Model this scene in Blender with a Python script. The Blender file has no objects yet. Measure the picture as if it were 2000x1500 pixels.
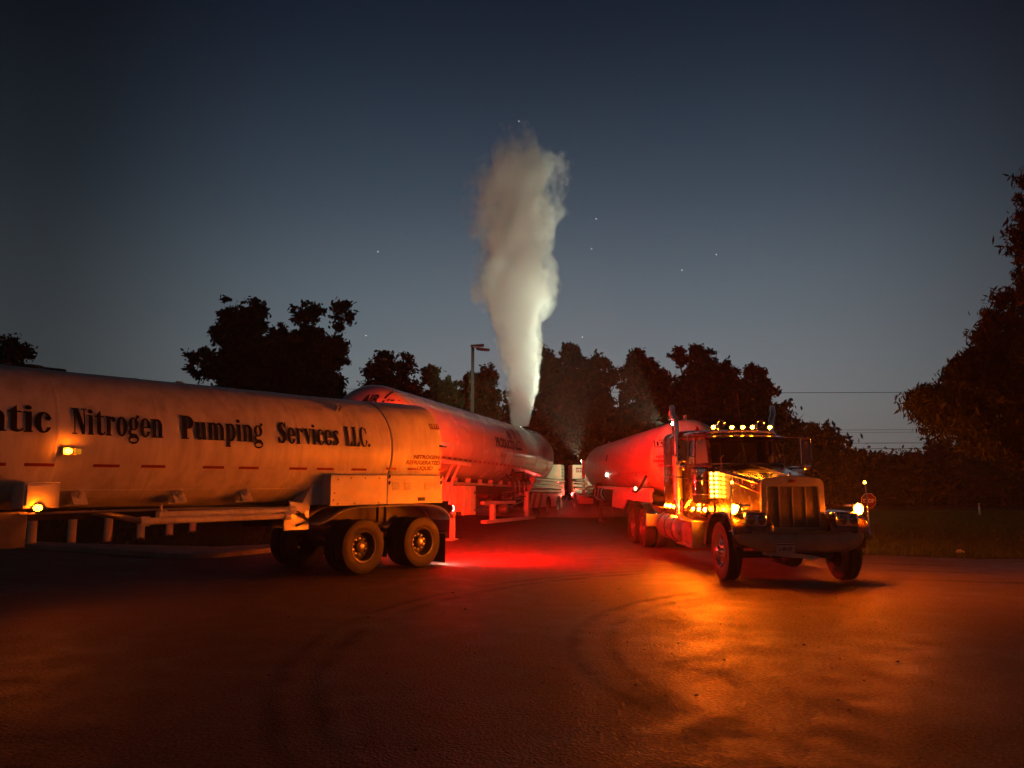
import bpy, bmesh, math, random
import numpy as np
from mathutils import Vector, Matrix

# ------------------------------------------------------------------ camera, sky, exposure
S = bpy.context.scene
COL = S.collection
R = math.radians
PI = math.pi

cam_d = bpy.data.cameras.new('camera')
cam_d.sensor_width = 36.0
cam_d.lens = 27.05
cam_d.clip_start = 0.05
cam_d.clip_end = 3000
cam = bpy.data.objects.new('camera', cam_d)
cam.location = (0, 0, 1.77)
cam.rotation_euler = (R(90 + 7.205), 0, 0)
COL.objects.link(cam)
S.camera = cam

S.view_settings.view_transform = 'Standard'
S.view_settings.look = 'None'
S.view_settings.exposure = 0.0
S.view_settings.gamma = 1.0
S.view_settings.use_curve_mapping = False
S.render.film_transparent = False
S.render.engine = 'CYCLES'
S.cycles.use_denoising = True
S.cycles.max_bounces = 5
S.cycles.diffuse_bounces = 2
S.cycles.glossy_bounces = 3
S.cycles.transmission_bounces = 4
S.cycles.transparent_max_bounces = 8
S.cycles.volume_bounces = 1
S.cycles.volume_step_rate = 2.0
S.cycles.volume_max_steps = 128
S.cycles.sample_clamp_indirect = 4.0
S.cycles.caustics_reflective = False
S.cycles.caustics_refractive = False
S.cycles.use_light_tree = True


world = bpy.data.worlds.new('World')
S.world = world
world.use_nodes = True
wn = world.node_tree
wn.nodes.clear()
w_out = wn.nodes.new('ShaderNodeOutputWorld')
w_bg = wn.nodes.new('ShaderNodeBackground')
w_tc = wn.nodes.new('ShaderNodeTexCoord')
w_sep = wn.nodes.new('ShaderNodeSeparateXYZ')
wn.links.new(w_tc.outputs['Generated'], w_sep.inputs[0])
w_ramp = wn.nodes.new('ShaderNodeValToRGB')
w_ramp.color_ramp.interpolation = 'B_SPLINE'
stops = [(0.0, (.235, .222, .200)), (.09, (.196, .214, .218)), (.19, (.140, .178, .204)), (.34, (.043, .070, .104)),
         (.52, (.0050, .0110, .025)), (.72, (.0015, .0040, .011)), (1.0, (.001, .003, .008))]
el = w_ramp.color_ramp.elements
el[0].position, el[0].color = stops[0][0], (*stops[0][1], 1)
el[1].position, el[1].color = stops[-1][0], (*stops[-1][1], 1)
for p_, c_ in stops[1:-1]:
    e_ = el.new(p_)
    e_.color = (*c_, 1)
wn.links.new(w_sep.outputs[2], w_ramp.inputs[0])
# the afterglow lies ahead, slightly to the right of the lot: brightness falls off away from it
w_dot = wn.nodes.new('ShaderNodeVectorMath'); w_dot.operation = 'DOT_PRODUCT'
w_flat = wn.nodes.new('ShaderNodeVectorMath'); w_flat.operation = 'MULTIPLY'
w_flat.inputs[1].default_value = (1, 1, 0)
w_nrm = wn.nodes.new('ShaderNodeVectorMath'); w_nrm.operation = 'NORMALIZE'
wn.links.new(w_tc.outputs['Generated'], w_flat.inputs[0])
wn.links.new(w_flat.outputs[0], w_nrm.inputs[0])
wn.links.new(w_nrm.outputs[0], w_dot.inputs[0])
w_dot.inputs[1].default_value = (math.sin(R(4)), math.cos(R(4)), 0)
w_map = wn.nodes.new('ShaderNodeMapRange')
w_map.interpolation_type = 'SMOOTHSTEP'
w_map.inputs[1].default_value = .80
w_map.inputs[2].default_value = 1.0
w_map.inputs[3].default_value = .25
w_map.inputs[4].default_value = 1.0
wn.links.new(w_dot.outputs['Value'], w_map.inputs[0])
w_mul = wn.nodes.new('ShaderNodeVectorMath'); w_mul.operation = 'SCALE'
wn.links.new(w_ramp.outputs[0], w_mul.inputs[0])
wn.links.new(w_map.outputs[0], w_mul.inputs['Scale'])
wn.links.new(w_mul.outputs[0], w_bg.inputs[0])
w_bg.inputs[1].default_value = 1.0
wn.links.new(w_bg.outputs[0], w_out.inputs[0])

# radiance of the lamp lenses (scene units)
AMBER = (1.0, .138, .0015)
RED = (1.0, .001, .001)
WHITE = (.86, 1.0, .66)
L_ROOF = 420
L_TURN = 1500
L_PANEL = 60
L_SIDE = 10500
L_ADDED_RED = 9000
L_TRAILER_AMBER = 300
HAZE = .0011

rng = random.Random(7)


# ------------------------------------------------------------------ mesh builder
class MB:
    def __init__(self):
        self.v, self.f = [], []

    def add(self, vs, fs):
        o = len(self.v)
        self.v += [tuple(map(float, p)) for p in vs]
        self.f += [tuple(i + o for i in q) for q in fs]
        return self

    def box(self, c, s, rot=None):
        hx, hy, hz = s[0] / 2, s[1] / 2, s[2] / 2
        vs = [Vector((x, y, z)) for x in (-hx, hx) for y in (-hy, hy) for z in (-hz, hz)]
        if rot:
            m = Matrix.Rotation(rot[2], 3, 'Z') @ Matrix.Rotation(rot[1], 3, 'Y') @ Matrix.Rotation(rot[0], 3, 'X')
            vs = [m @ q for q in vs]
        vs = [q + Vector(c) for q in vs]
        return self.add(vs, [(0, 1, 3, 2), (4, 6, 7, 5), (0, 4, 5, 1), (2, 3, 7, 6), (0, 2, 6, 4), (1, 5, 7, 3)])

    def bx(self, x0, x1, y0, y1, z0, z1):
        return self.box(((x0 + x1) / 2, (y0 + y1) / 2, (z0 + z1) / 2), (abs(x1 - x0), abs(y1 - y0), abs(z1 - z0)))

    def cyl(self, p0, p1, r0, r1=None, n=16, cap=True):
        r1 = r0 if r1 is None else r1
        return self.tube([p0, p1], [r0, r1], n, cap)

    def tube(self, pts, r, n=10, cap=True):
        pts = [Vector(p) for p in pts]
        rs = r if isinstance(r, (list, tuple)) else [r] * len(pts)
        vs, fs = [], []
        t0 = (pts[1] - pts[0]).normalized()
        up = Vector((0, 0, 1)) if abs(t0.z) < .9 else Vector((1, 0, 0))
        a = t0.cross(up).normalized()
        for i, p in enumerate(pts):
            if i == 0:
                t = t0
            elif i == len(pts) - 1:
                t = (pts[i] - pts[i - 1]).normalized()
            else:
                t = ((pts[i + 1] - pts[i]).normalized() + (pts[i] - pts[i - 1]).normalized()).normalized()
            a = (a - t * a.dot(t)).normalized()
            b = t.cross(a)
            for k in range(n):
                w = 2 * PI * k / n
                vs.append(p + (a * math.cos(w) + b * math.sin(w)) * rs[i])
        for i in range(len(pts) - 1):
            for k in range(n):
                k2 = (k + 1) % n
                fs.append((i * n + k, i * n + k2, (i + 1) * n + k2, (i + 1) * n + k))
        if cap:
            fs.append(tuple(range(n - 1, -1, -1)))
            fs.append(tuple((len(pts) - 1) * n + k for k in range(n)))
        return self.add(vs, fs)

    def lathe(self, prof, axis='x', c=(0, 0, 0), n=32, a0=0, a1=2 * PI):
        """prof: list of (along, radius)."""
        full = abs(a1 - a0 - 2 * PI) < 1e-6
        m = n if full else n + 1
        vs, fs = [], []
        for (h, r) in prof:
            for k in range(m):
                w = a0 + (a1 - a0) * k / n
                u, q = r * math.cos(w), r * math.sin(w)
                p = {'x': (h, u, q), 'y': (q, h, u), 'z': (u, q, h)}[axis]
                vs.append((p[0] + c[0], p[1] + c[1], p[2] + c[2]))
        for i in range(len(prof) - 1):
            for k in range(n):
                k2 = (k + 1) % m
                fs.append((i * m + k, i * m + k2, (i + 1) * m + k2, (i + 1) * m + k))
        return self.add(vs, fs)

    def prism(self, poly, axis, a0, a1):
        """poly in the two other axes (order x,y,z without axis), extruded a0..a1."""
        def P(u, v, w):
            return {'x': (w, u, v), 'y': (u, w, v), 'z': (u, v, w)}[axis]
        n = len(poly)
        vs = [P(u, v, a0) for u, v in poly] + [P(u, v, a1) for u, v in poly]
        fs = [tuple(range(n))[::-1], tuple(range(n, 2 * n))]
        fs += [(i, (i + 1) % n, n + (i + 1) % n, n + i) for i in range(n)]
        return self.add(vs, fs)

    def grid(self, fn, nu, nv):
        vs = [fn(i / nu, j / nv) for i in range(nu + 1) for j in range(nv + 1)]
        fs = [(i * (nv + 1) + j, (i + 1) * (nv + 1) + j, (i + 1) * (nv + 1) + j + 1, i * (nv + 1) + j + 1)
              for i in range(nu) for j in range(nv)]
        return self.add(vs, fs)

    def dome(self, c, r, d, n=12, m=4, squash=1.0, deep=None):
        """half-ellipsoid bulging along unit direction d."""
        d = Vector(d).normalized()
        up = Vector((0, 0, 1)) if abs(d.z) < .9 else Vector((1, 0, 0))
        a = d.cross(up).normalized(); b = a.cross(d)
        deep = r if deep is None else deep
        vs, fs = [], []
        for i in range(m):
            th = (PI / 2) * i / m
            for k in range(n):
                w = 2 * PI * k / n
                vs.append(Vector(c) + (a * math.cos(w) + b * math.sin(w) * squash) * r * math.cos(th) + d * deep * math.sin(th))
        vs.append(Vector(c) + d * deep)
        for i in range(m - 1):
            for k in range(n):
                k2 = (k + 1) % n
                fs.append((i * n + k, i * n + k2, (i + 1) * n + k2, (i + 1) * n + k))
        for k in range(n):
            fs.append(((m - 1) * n + k, (m - 1) * n + (k + 1) % n, m * n))
        fs.append(tuple(range(n - 1, -1, -1)))
        return self.add(vs, fs)

    def mesh(self, name, mat, smooth=35):
        me = bpy.data.meshes.new(name)
        me.from_pydata(self.v, [], self.f)
        me.update()
        bm = bmesh.new(); bm.from_mesh(me)
        bmesh.ops.recalc_face_normals(bm, faces=bm.faces)
        bm.to_mesh(me); bm.free()
        if smooth:
            me.polygons.foreach_set('use_smooth', [True] * len(me.polygons))
            me.set_sharp_from_angle(angle=R(smooth))
        if mat:
            me.materials.append(mat)
        return me

    def build(self, name, mat, parent=None, bevel=0, smooth=35, loc=None, rot=None, thick=0):
        o = bpy.data.objects.new(name, self.mesh(name, mat, smooth))
        COL.objects.link(o)
        if parent:
            o.parent = parent
        if loc:
            o.location = loc
        if rot:
            o.rotation_euler = rot
        if thick:
            s = o.modifiers.new('thickness', 'SOLIDIFY'); s.thickness = thick; s.offset = 0
        if bevel:
            b = o.modifiers.new('bevel', 'BEVEL'); b.width = bevel; b.segments = 2
            b.limit_method = 'ANGLE'; b.angle_limit = R(40)
        return o


def obj_from(name, me, parent=None, loc=None, rot=None, scale=None):
    o = bpy.data.objects.new(name, me)
    COL.objects.link(o)
    if parent: o.parent = parent
    if loc: o.location = loc
    if rot: o.rotation_euler = rot
    if scale: o.scale = scale
    return o


def empty(name, loc=(0, 0, 0), rot=(0, 0, 0), parent=None):
    o = bpy.data.objects.new(name, None)
    o.empty_display_size = .2
    COL.objects.link(o)
    o.location = loc; o.rotation_euler = rot
    if parent: o.parent = parent
    return o


def tag(o, label, cat, group=None):
    o['label'] = label; o['category'] = cat
    if group: o['group'] = group
    return o


def kind(o, k):
    o['kind'] = k
    return o


def copy_tree(o, parent=None):
    c = o.copy(); COL.objects.link(c)
    if parent: c.parent = parent
    for ch in list(o.children):
        copy_tree(ch, c)
    return c


# ------------------------------------------------------------------ materials
def new_mat(name):
    m = bpy.data.materials.new(name); m.use_nodes = True
    nt = m.node_tree; nt.nodes.clear()
    out = nt.nodes.new('ShaderNodeOutputMaterial')
    return m, nt, out


def paint(name, col, rough=.4, metal=0.0, dirt=.25, dirt_col=(.10, .075, .05), scale=1.5, bump=.0, coat=0.0, spec=.5, streak=False,
          bscale=30):
    m, nt, out = new_mat(name)
    b = nt.nodes.new('ShaderNodeBsdfPrincipled')
    tc = nt.nodes.new('ShaderNodeTexCoord')
    mp = nt.nodes.new('ShaderNodeMapping')
    if streak: mp.inputs['Scale'].default_value = (3.0, 3.0, .35)
    nt.links.new(tc.outputs['Object'], mp.inputs[0])
    nz = nt.nodes.new('ShaderNodeTexNoise'); nz.inputs['Scale'].default_value = scale; nz.inputs['Detail'].default_value = 6
    nz.inputs['Roughness'].default_value = .65
    nt.links.new(mp.outputs[0], nz.inputs[0])
    rp = nt.nodes.new('ShaderNodeMapRange'); rp.inputs[1].default_value = .42; rp.inputs[2].default_value = .78
    rp.inputs[3].default_value = 0; rp.inputs[4].default_value = dirt
    nt.links.new(nz.outputs[0], rp.inputs[0])
    mx = nt.nodes.new('ShaderNodeMix'); mx.data_type = 'RGBA'
    mx.inputs[6].default_value = (*col, 1); mx.inputs[7].default_value = (*dirt_col, 1)
    nt.links.new(rp.outputs[0], mx.inputs[0])
    nt.links.new(mx.outputs[2], b.inputs['Base Color'])
    rr = nt.nodes.new('ShaderNodeMapRange'); rr.inputs[1].default_value = .3; rr.inputs[2].default_value = .75
    rr.inputs[3].default_value = max(.03, rough - .07); rr.inputs[4].default_value = min(1, rough + .15)
    nt.links.new(nz.outputs[0], rr.inputs[0])
    nt.links.new(rr.outputs[0], b.inputs['Roughness'])
    b.inputs['Metallic'].default_value = metal
    b.inputs['Specular IOR Level'].default_value = spec
    b.inputs['Coat Weight'].default_value = coat
    b.inputs['Coat Roughness'].default_value = .12
    if bump:
        n2 = nt.nodes.new('ShaderNodeTexNoise'); n2.inputs['Scale'].default_value = bscale; n2.inputs['Detail'].default_value = 4
        nt.links.new(tc.outputs['Object'], n2.inputs[0])
        bp = nt.nodes.new('ShaderNodeBump'); bp.inputs['Strength'].default_value = bump; bp.inputs['Distance'].default_value = .02
        nt.links.new(n2.outputs[0], bp.inputs['Height'])
        nt.links.new(bp.outputs[0], b.inputs['Normal'])
    nt.links.new(b.outputs[0], out.inputs[0])
    return m


def glow(name, col, L):
    m, nt, out = new_mat(name)
    e = nt.nodes.new('ShaderNodeEmission')
    e.inputs[0].default_value = (*col, 1); e.inputs[1].default_value = L
    nt.links.new(e.outputs[0], out.inputs[0])
    return m


def glass(name, tint=(.03, .032, .035), trans=.55):
    m, nt, out = new_mat(name)
    g = nt.nodes.new('ShaderNodeBsdfGlossy'); g.inputs['Roughness'].default_value = .04; g.inputs[0].default_value = (.9, .9, .9, 1)
    t = nt.nodes.new('ShaderNodeBsdfTransparent'); t.inputs[0].default_value = (trans, trans, trans * .97, 1)
    fr = nt.nodes.new('ShaderNodeFresnel'); fr.inputs[0].default_value = 1.5
    mx = nt.nodes.new('ShaderNodeMixShader')
    nt.links.new(fr.outputs[0], mx.inputs[0]); nt.links.new(t.outputs[0], mx.inputs[1]); nt.links.new(g.outputs[0], mx.inputs[2])
    nt.links.new(mx.outputs[0], out.inputs[0])
    return m


M = {}
M['tank'] = paint('weathered_white_tank_paint', (.74, .71, .64), .36, dirt=.62, dirt_col=(.27, .22, .16), scale=1.5, bump=.22, bscale=5, streak=True)
M['tank_dull'] = paint('dull_weathered_tank_paint', (.40, .38, .35), .42, dirt=.5, dirt_col=(.18, .15, .12), scale=1.3, bump=.12, bscale=6, streak=True)
M['tank_clean'] = paint('white_tank_paint', (.62, .60, .57), .22, dirt=.12, dirt_col=(.35, .3, .25), scale=.9, coat=.4)
M['white'] = paint('white_panel_paint', (.70, .68, .64), .42, dirt=.30, dirt_col=(.26, .2, .15), scale=3, bump=.04)
M['toolbox'] = paint('grey_tool_box_paint', (.15, .13, .11), .5, dirt=.4, scale=4)
M['cream'] = paint('cream_panel_paint', (.72, .68, .55), .45, dirt=.2, scale=3)
M['black_letter'] = paint('black_vinyl_lettering', (.010, .010, .011), .6, dirt=.2, dirt_col=(.03, .027, .024), scale=9, spec=.15)
M['dark_letter'] = paint('dark_green_lettering', (.016, .024, .02), .4, dirt=.1)
M['red_letter'] = paint('red_vinyl', (.22, .014, .016), .4, dirt=.2)
M['tape_red'] = paint('red_reflective_tape', (.27, .018, .014), .35, dirt=.3, scale=12)
M['tape_white'] = paint('white_reflective_tape', (.66, .64, .58), .3, dirt=.2)
M['galv'] = paint('galvanised_steel', (.45, .45, .44), .38, metal=.85, dirt=.4, dirt_col=(.16, .12, .09), scale=5, bump=.05)
M['chrome'] = paint('polished_chrome', (.78, .78, .77), .10, metal=1, dirt=.12, dirt_col=(.4, .36, .3), scale=4)
M['steel'] = paint('brushed_aluminium', (.62, .62, .62), .30, metal=.95, dirt=.25, dirt_col=(.25, .2, .16), scale=6)
M['frame'] = paint('dark_chassis_paint', (.035, .033, .032), .55, dirt=.4, dirt_col=(.11, .085, .06), scale=6, bump=.08)
M['rubber'] = paint('tyre_rubber', (.022, .021, .020), .62, dirt=.6, dirt_col=(.06, .048, .037), scale=7, bump=.10, bscale=60)
M['flap'] = paint('mud_flap_rubber', (.015, .015, .015), .7, dirt=.3)
M['rim'] = paint('painted_wheel_disc', (.14, .14, .14), .34, metal=.6, dirt=.5, dirt_col=(.09, .07, .05), scale=9)
M['hub'] = paint('oily_black_hub', (.03, .028, .026), .32, metal=.3, dirt=.4, dirt_col=(.09, .07, .05), scale=12)
M['truck'] = paint('dark_truck_paint', (.030, .014, .011), .24, dirt=.25, dirt_col=(.12, .09, .07), scale=1.6, coat=.8)
M['truck_red'] = paint('red_pinstripe', (.40, .02, .015), .3, dirt=.1, coat=.5)
M['shell'] = paint('dull_radiator_shell', (.34, .30, .24), .42, metal=.45, dirt=.4, dirt_col=(.12, .10, .07), scale=4)
M['grille'] = paint('grille_mesh_steel', (.30, .24, .18), .5, metal=.25, dirt=.35, dirt_col=(.05, .035, .03), scale=8)
M['dark'] = paint('dark_interior_trim', (.02, .019, .018), .7, dirt=.2)
M['seat'] = paint('seat_fabric', (.07, .06, .05), .85, dirt=.3, scale=10)
M['glass'] = glass('windscreen_glass')
M['lens_dark'] = paint('headlamp_glass', (.10, .10, .10), .08, metal=.6, dirt=.1, coat=1)
M['plate'] = paint('licence_plate_enamel', (.55, .56, .54), .4, dirt=.2, scale=12)
M['bollard'] = paint('pale_bollard_paint', (.62, .55, .40), .5, dirt=.35, scale=4, bump=.06)
M['concrete'] = paint('concrete_kerb', (.34, .31, .27), .8, dirt=.6, dirt_col=(.12, .10, .08), scale=2.5, bump=.25)
M['pole'] = paint('bronze_pole_paint', (.035, .028, .022), .5, dirt=.3)
M['lamp_pane'] = paint('unlit_lamp_pane', (.55, .54, .46), .25, dirt=.15)
M['stop'] = paint('red_stop_sign_sheet', (.16, .012, .010), .4, dirt=.2)
M['sign_white'] = paint('white_sign_sheet', (.75, .75, .73), .4, dirt=.15)
M['wire'] = paint('black_cable_sheath', (.02, .02, .02), .6)
M['bark'] = paint('tree_bark', (.05, .038, .028), .9, dirt=.5, dirt_col=(.02, .016, .012), scale=6, bump=.6, bscale=12)
M['stone'] = paint('grit_stone', (.05, .045, .04), .8, dirt=.4, scale=20)
M['crack'] = paint('tar_crack_filler', (.012, .011, .010), .5, dirt=.2)
M['paper'] = paint('crumpled_paper', (.6, .58, .5), .7, dirt=.15)
M['hose'] = paint('dark_hose', (.03, .026, .024), .5, dirt=.3)

G = {}
G['roof'] = glow('amber_roof_lens', (1, .20, .004), L_ROOF)
G['turn'] = glow('amber_turn_lens', AMBER, L_TURN)
G['sleeper'] = glow('amber_sleeper_lens', AMBER, 5000)
G['turn_near'] = glow('amber_wrap_turn_lens', AMBER, 2000)
G['panel'] = glow('amber_led_panel_lens', (1.0, .30, .014), L_PANEL)
G['side'] = glow('amber_side_lens', AMBER, L_SIDE)
G['dimamber'] = glow('amber_dim_lens', (1.0, .30, .01), .55)
G['tail'] = glow('red_tail_lens', RED, L_ADDED_RED)
G['tail_low'] = glow('red_tail_lens_low', RED, 20000)
G['tail_far'] = glow('red_tail_lens_dusty', RED, 1800)  # far lenses dimmed so the second tank catches less red
G['side_far'] = glow('amber_side_lens_dim', AMBER, 9500)
G['tail_side'] = glow('red_lens_side', (1.0, .22, .18), 34)
G['tail_small'] = glow('red_small_lens', (1, .05, .04), 420)
G['t_amber'] = glow('amber_trailer_lens', AMBER, L_TRAILER_AMBER)
G['white'] = glow('white_work_lens', WHITE, 90)
G['white_hot'] = glow('white_ground_lens', (1, .95, .82), 1500)
G['white_small'] = glow('white_small_lens', (1, .92, .66), 110)
G['star'] = glow('star_light', (.9, .95, 1.0), 1.3)


def leaf_mat(name, c1, c2):
    m, nt, out = new_mat(name)
    d = nt.nodes.new('ShaderNodeBsdfDiffuse')
    t = nt.nodes.new('ShaderNodeBsdfTranslucent')
    oi = nt.nodes.new('ShaderNodeNewGeometry')
    mx = nt.nodes.new('ShaderNodeMix'); mx.data_type = 'RGBA'
    mx.inputs[6].default_value = (*c1, 1); mx.inputs[7].default_value = (*c2, 1)
    nt.links.new(oi.outputs['Random Per Island'], mx.inputs[0])
    nt.links.new(mx.outputs[2], d.inputs[0]); nt.links.new(mx.outputs[2], t.inputs[0])
    ms = nt.nodes.new('ShaderNodeMixShader'); ms.inputs[0].default_value = .2
    nt.links.new(d.outputs[0], ms.inputs[1]); nt.links.new(t.outputs[0], ms.inputs[2])
    nt.links.new(ms.outputs[0], out.inputs[0])
    return m


M['leaf'] = leaf_mat('maple_leaves', (.013, .023, .009), (.027, .040, .016))
M['leaf_pale'] = leaf_mat('pale_leaves', (.045, .060, .024), (.085, .095, .042))  # lighter copy of the leaves, lamplight put into the colour
M['leaf_willow'] = leaf_mat('feathery_leaves', (.010, .015, .006), (.022, .026, .011))
M['grass'] = leaf_mat('lawn_blades', (.028, .048, .014), (.07, .095, .03))


def asphalt_mat():
    m, nt, out = new_mat('worn_asphalt')
    N = nt.nodes.new; L = nt.links.new
    b = N('ShaderNodeBsdfPrincipled')
    tc = N('ShaderNodeTexCoord')
    big = N('ShaderNodeTexNoise'); big.inputs['Scale'].default_value = .22; big.inputs['Detail'].default_value = 5; big.inputs['Roughness'].default_value = .6
    mid = N('ShaderNodeTexNoise'); mid.inputs['Scale'].default_value = 2.2; mid.inputs['Detail'].default_value = 6
    fine = N('ShaderNodeTexNoise'); fine.inputs['Scale'].default_value = 30; fine.inputs['Detail'].default_value = 3; fine.inputs['Roughness'].default_value = .7
    vor = N('ShaderNodeTexVoronoi'); vor.inputs['Scale'].default_value = 42
    for t in (big, mid, fine, vor): L(tc.outputs['Object'], t.inputs['Vector'])
    # tyre marks: arcs of rubber round three turning centres
    sep = N('ShaderNodeSeparateXYZ'); L(tc.outputs['Object'], sep.inputs[0])
    arcs = None

    def math_(op, a, b_=None, clamp=False):
        n = N('ShaderNodeMath'); n.operation = op; n.use_clamp = clamp
        for i, q in enumerate((a, b_)):
            if q is None: continue
            if isinstance(q, (int, float)): n.inputs[i].default_value = q
            else: L(q, n.inputs[i])
        return n.outputs[0]
    wob = math_('MULTIPLY', math_('SUBTRACT', mid.outputs[0], .5), .22)
    for (cx, cy, rad, w, side_) in [(5.5, 8.5, 7.35, .15, -1), (5.5, 8.5, 7.72, .12, -1), (5.9, 8.3, 4.85, .14, -1), (5.9, 8.3, 5.25, .12, -1), (13, 30, 15.2, .2, 1), (13, 30, 16.7, .22, 1), (13, 30, 13.9, .2, 1), (-14, 2, 13.1, .16, 1), (-14, 2, 13.5, .12, 1)]:
        dx = math_('SUBTRACT', sep.outputs[0], cx); dy = math_('SUBTRACT', sep.outputs[1], cy)
        d = math_('SQRT', math_('ADD', math_('MULTIPLY', dx, dx), math_('MULTIPLY', dy, dy)))
        d = math_('ABSOLUTE', math_('SUBTRACT', math_('ADD', d, wob), rad))
        a = math_('SUBTRACT', 1.0, math_('DIVIDE', d, w), True)
        lim = math_('MULTIPLY', math_('SUBTRACT', sep.outputs[0], 4.4 if side_ < 0 else (6.5 if cx > 0 else -2.0)), .5 * side_, True)
        a = math_('MULTIPLY', a, lim)
        arcs = a if arcs is None else math_('MAXIMUM', arcs, a)
    brk = N('ShaderNodeMapRange'); brk.inputs[1].default_value = .34; brk.inputs[2].default_value = .52
    L(big.outputs[0], brk.inputs[0])
    arcs = math_('MULTIPLY', arcs, brk.outputs[0])
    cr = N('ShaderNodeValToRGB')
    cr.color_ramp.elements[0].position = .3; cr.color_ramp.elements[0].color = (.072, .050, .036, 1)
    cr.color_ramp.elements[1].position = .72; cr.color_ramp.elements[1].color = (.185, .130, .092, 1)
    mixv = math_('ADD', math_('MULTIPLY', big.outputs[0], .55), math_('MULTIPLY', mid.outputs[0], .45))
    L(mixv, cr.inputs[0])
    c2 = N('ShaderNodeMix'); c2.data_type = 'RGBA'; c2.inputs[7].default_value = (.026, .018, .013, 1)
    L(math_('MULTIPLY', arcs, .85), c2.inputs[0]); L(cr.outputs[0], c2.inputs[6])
    c3 = N('ShaderNodeMix'); c3.data_type = 'RGBA'; c3.blend_type = 'MULTIPLY'; c3.inputs[0].default_value = .8
    spk = N('ShaderNodeMapRange'); spk.inputs[1].default_value = .3; spk.inputs[2].default_value = .7; spk.inputs[3].default_value = .30; spk.inputs[4].default_value = 1.7
    L(fine.outputs[0], spk.inputs[0]); L(c2.outputs[2], c3.inputs[6]); L(spk.outputs[0], c3.inputs[7])
    L(c3.outputs[2], b.inputs['Base Color'])
    rg = N('ShaderNodeMapRange'); rg.inputs[1].default_value = .38; rg.inputs[2].default_value = .60; rg.inputs[3].default_value = .40; rg.inputs[4].default_value = .78
    L(mixv, rg.inputs[0]); L(rg.outputs[0], b.inputs['Roughness'])
    b.inputs['Specular IOR Level'].default_value = .22
    h = math_('ADD', math_('MULTIPLY', fine.outputs[0], .6), math_('MULTIPLY', vor.outputs[0], .5))
    h = math_('ADD', h, math_('MULTIPLY', mid.outputs[0], 1.2))
    bp = N('ShaderNodeBump'); bp.inputs['Strength'].default_value = .8; bp.inputs['Distance'].default_value = .022
    L(h, bp.inputs['Height']); L(bp.outputs[0], b.inputs['Normal'])
    L(b.outputs[0], out.inputs[0])
    return m


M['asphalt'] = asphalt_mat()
M['soil'] = paint('lawn_soil', (.030, .030, .016), .95, dirt=.5, dirt_col=(.02, .03, .01), scale=1.5, bump=.5, bscale=8)


# ------------------------------------------------------------------ ground
def gz(y):
    return .0125 * max(0.0, min(y, 60) - 23)


def ground_sheet():
    xs = sorted(set(list(np.linspace(-300, -40, 8)) + list(np.linspace(-40, 40, 21)) + list(np.linspace(40, 300, 8))))
    ys = [-60, -20, -5, 0, 3, 6, 9, 12, 15, 18, 21, 22, 23, 24, 26, 30, 36, 42, 50, 60, 80, 120, 200, 300]
    mb = MB()
    vs = [(x, y, gz(y)) for y in ys for x in xs]
    nx = len(xs)
    fs = [(j * nx + i, j * nx + i + 1, (j + 1) * nx + i + 1, (j + 1) * nx + i) for j in range(len(ys) - 1) for i in range(nx - 1)]
    mb.add(vs, fs)
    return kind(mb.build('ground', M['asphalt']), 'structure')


ground = ground_sheet()


def lawn(name, poly, z=.004):
    """a flat polygon following the rise of the ground, split along y."""
    bm = bmesh.new()
    vs = [bm.verts.new((x, y, 0)) for x, y in poly]
    bm.faces.new(vs)
    for yy in (23, 26, 30, 36, 42, 50, 60):
        g = bm.verts[:] + bm.edges[:] + bm.faces[:]
        bmesh.ops.bisect_plane(bm, geom=g, plane_co=(0, yy, 0), plane_no=(0, 1, 0))
    bmesh.ops.triangulate(bm, faces=bm.faces)
    for v in bm.verts: v.co.z = gz(v.co.y) + z
    me = bpy.data.meshes.new(name); bm.to_mesh(me); bm.free(); me.materials.append(M['soil'])
    o = obj_from(name, me); return kind(o, 'structure')


lawn_r = [(7.6, 20.6), (8.6, 18.9), (10.5, 18.1), (14, 17.6), (22, 16.4), (60, 12), (150, 12), (150, 120), (7.0, 120), (6.9, 44), (7.0, 24)]
lawn_l = [(-60, 31.5), (-30, 26.5), (-16.0, 22.9), (-11.6, 20.9), (-7.5, 19.9), (-6.4, 20.6), (-6.9, 26), (-7.5, 44), (-7.5, 120), (-150, 120), (-150, 31)]
lawn('lawn', lawn_r)
lawn('lawn', lawn_l)


def in_poly(px, py, poly):
    n = len(poly); inside = np.zeros(len(px), bool)
    j = n - 1
    for i in range(n):
        xi, yi = poly[i]; xj, yj = poly[j]
        c = ((yi > py) != (yj > py)) & (px < (xj - xi) * (py - yi) / (yj - yi + 1e-12) + xi)
        inside ^= c; j = i
    return inside


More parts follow.
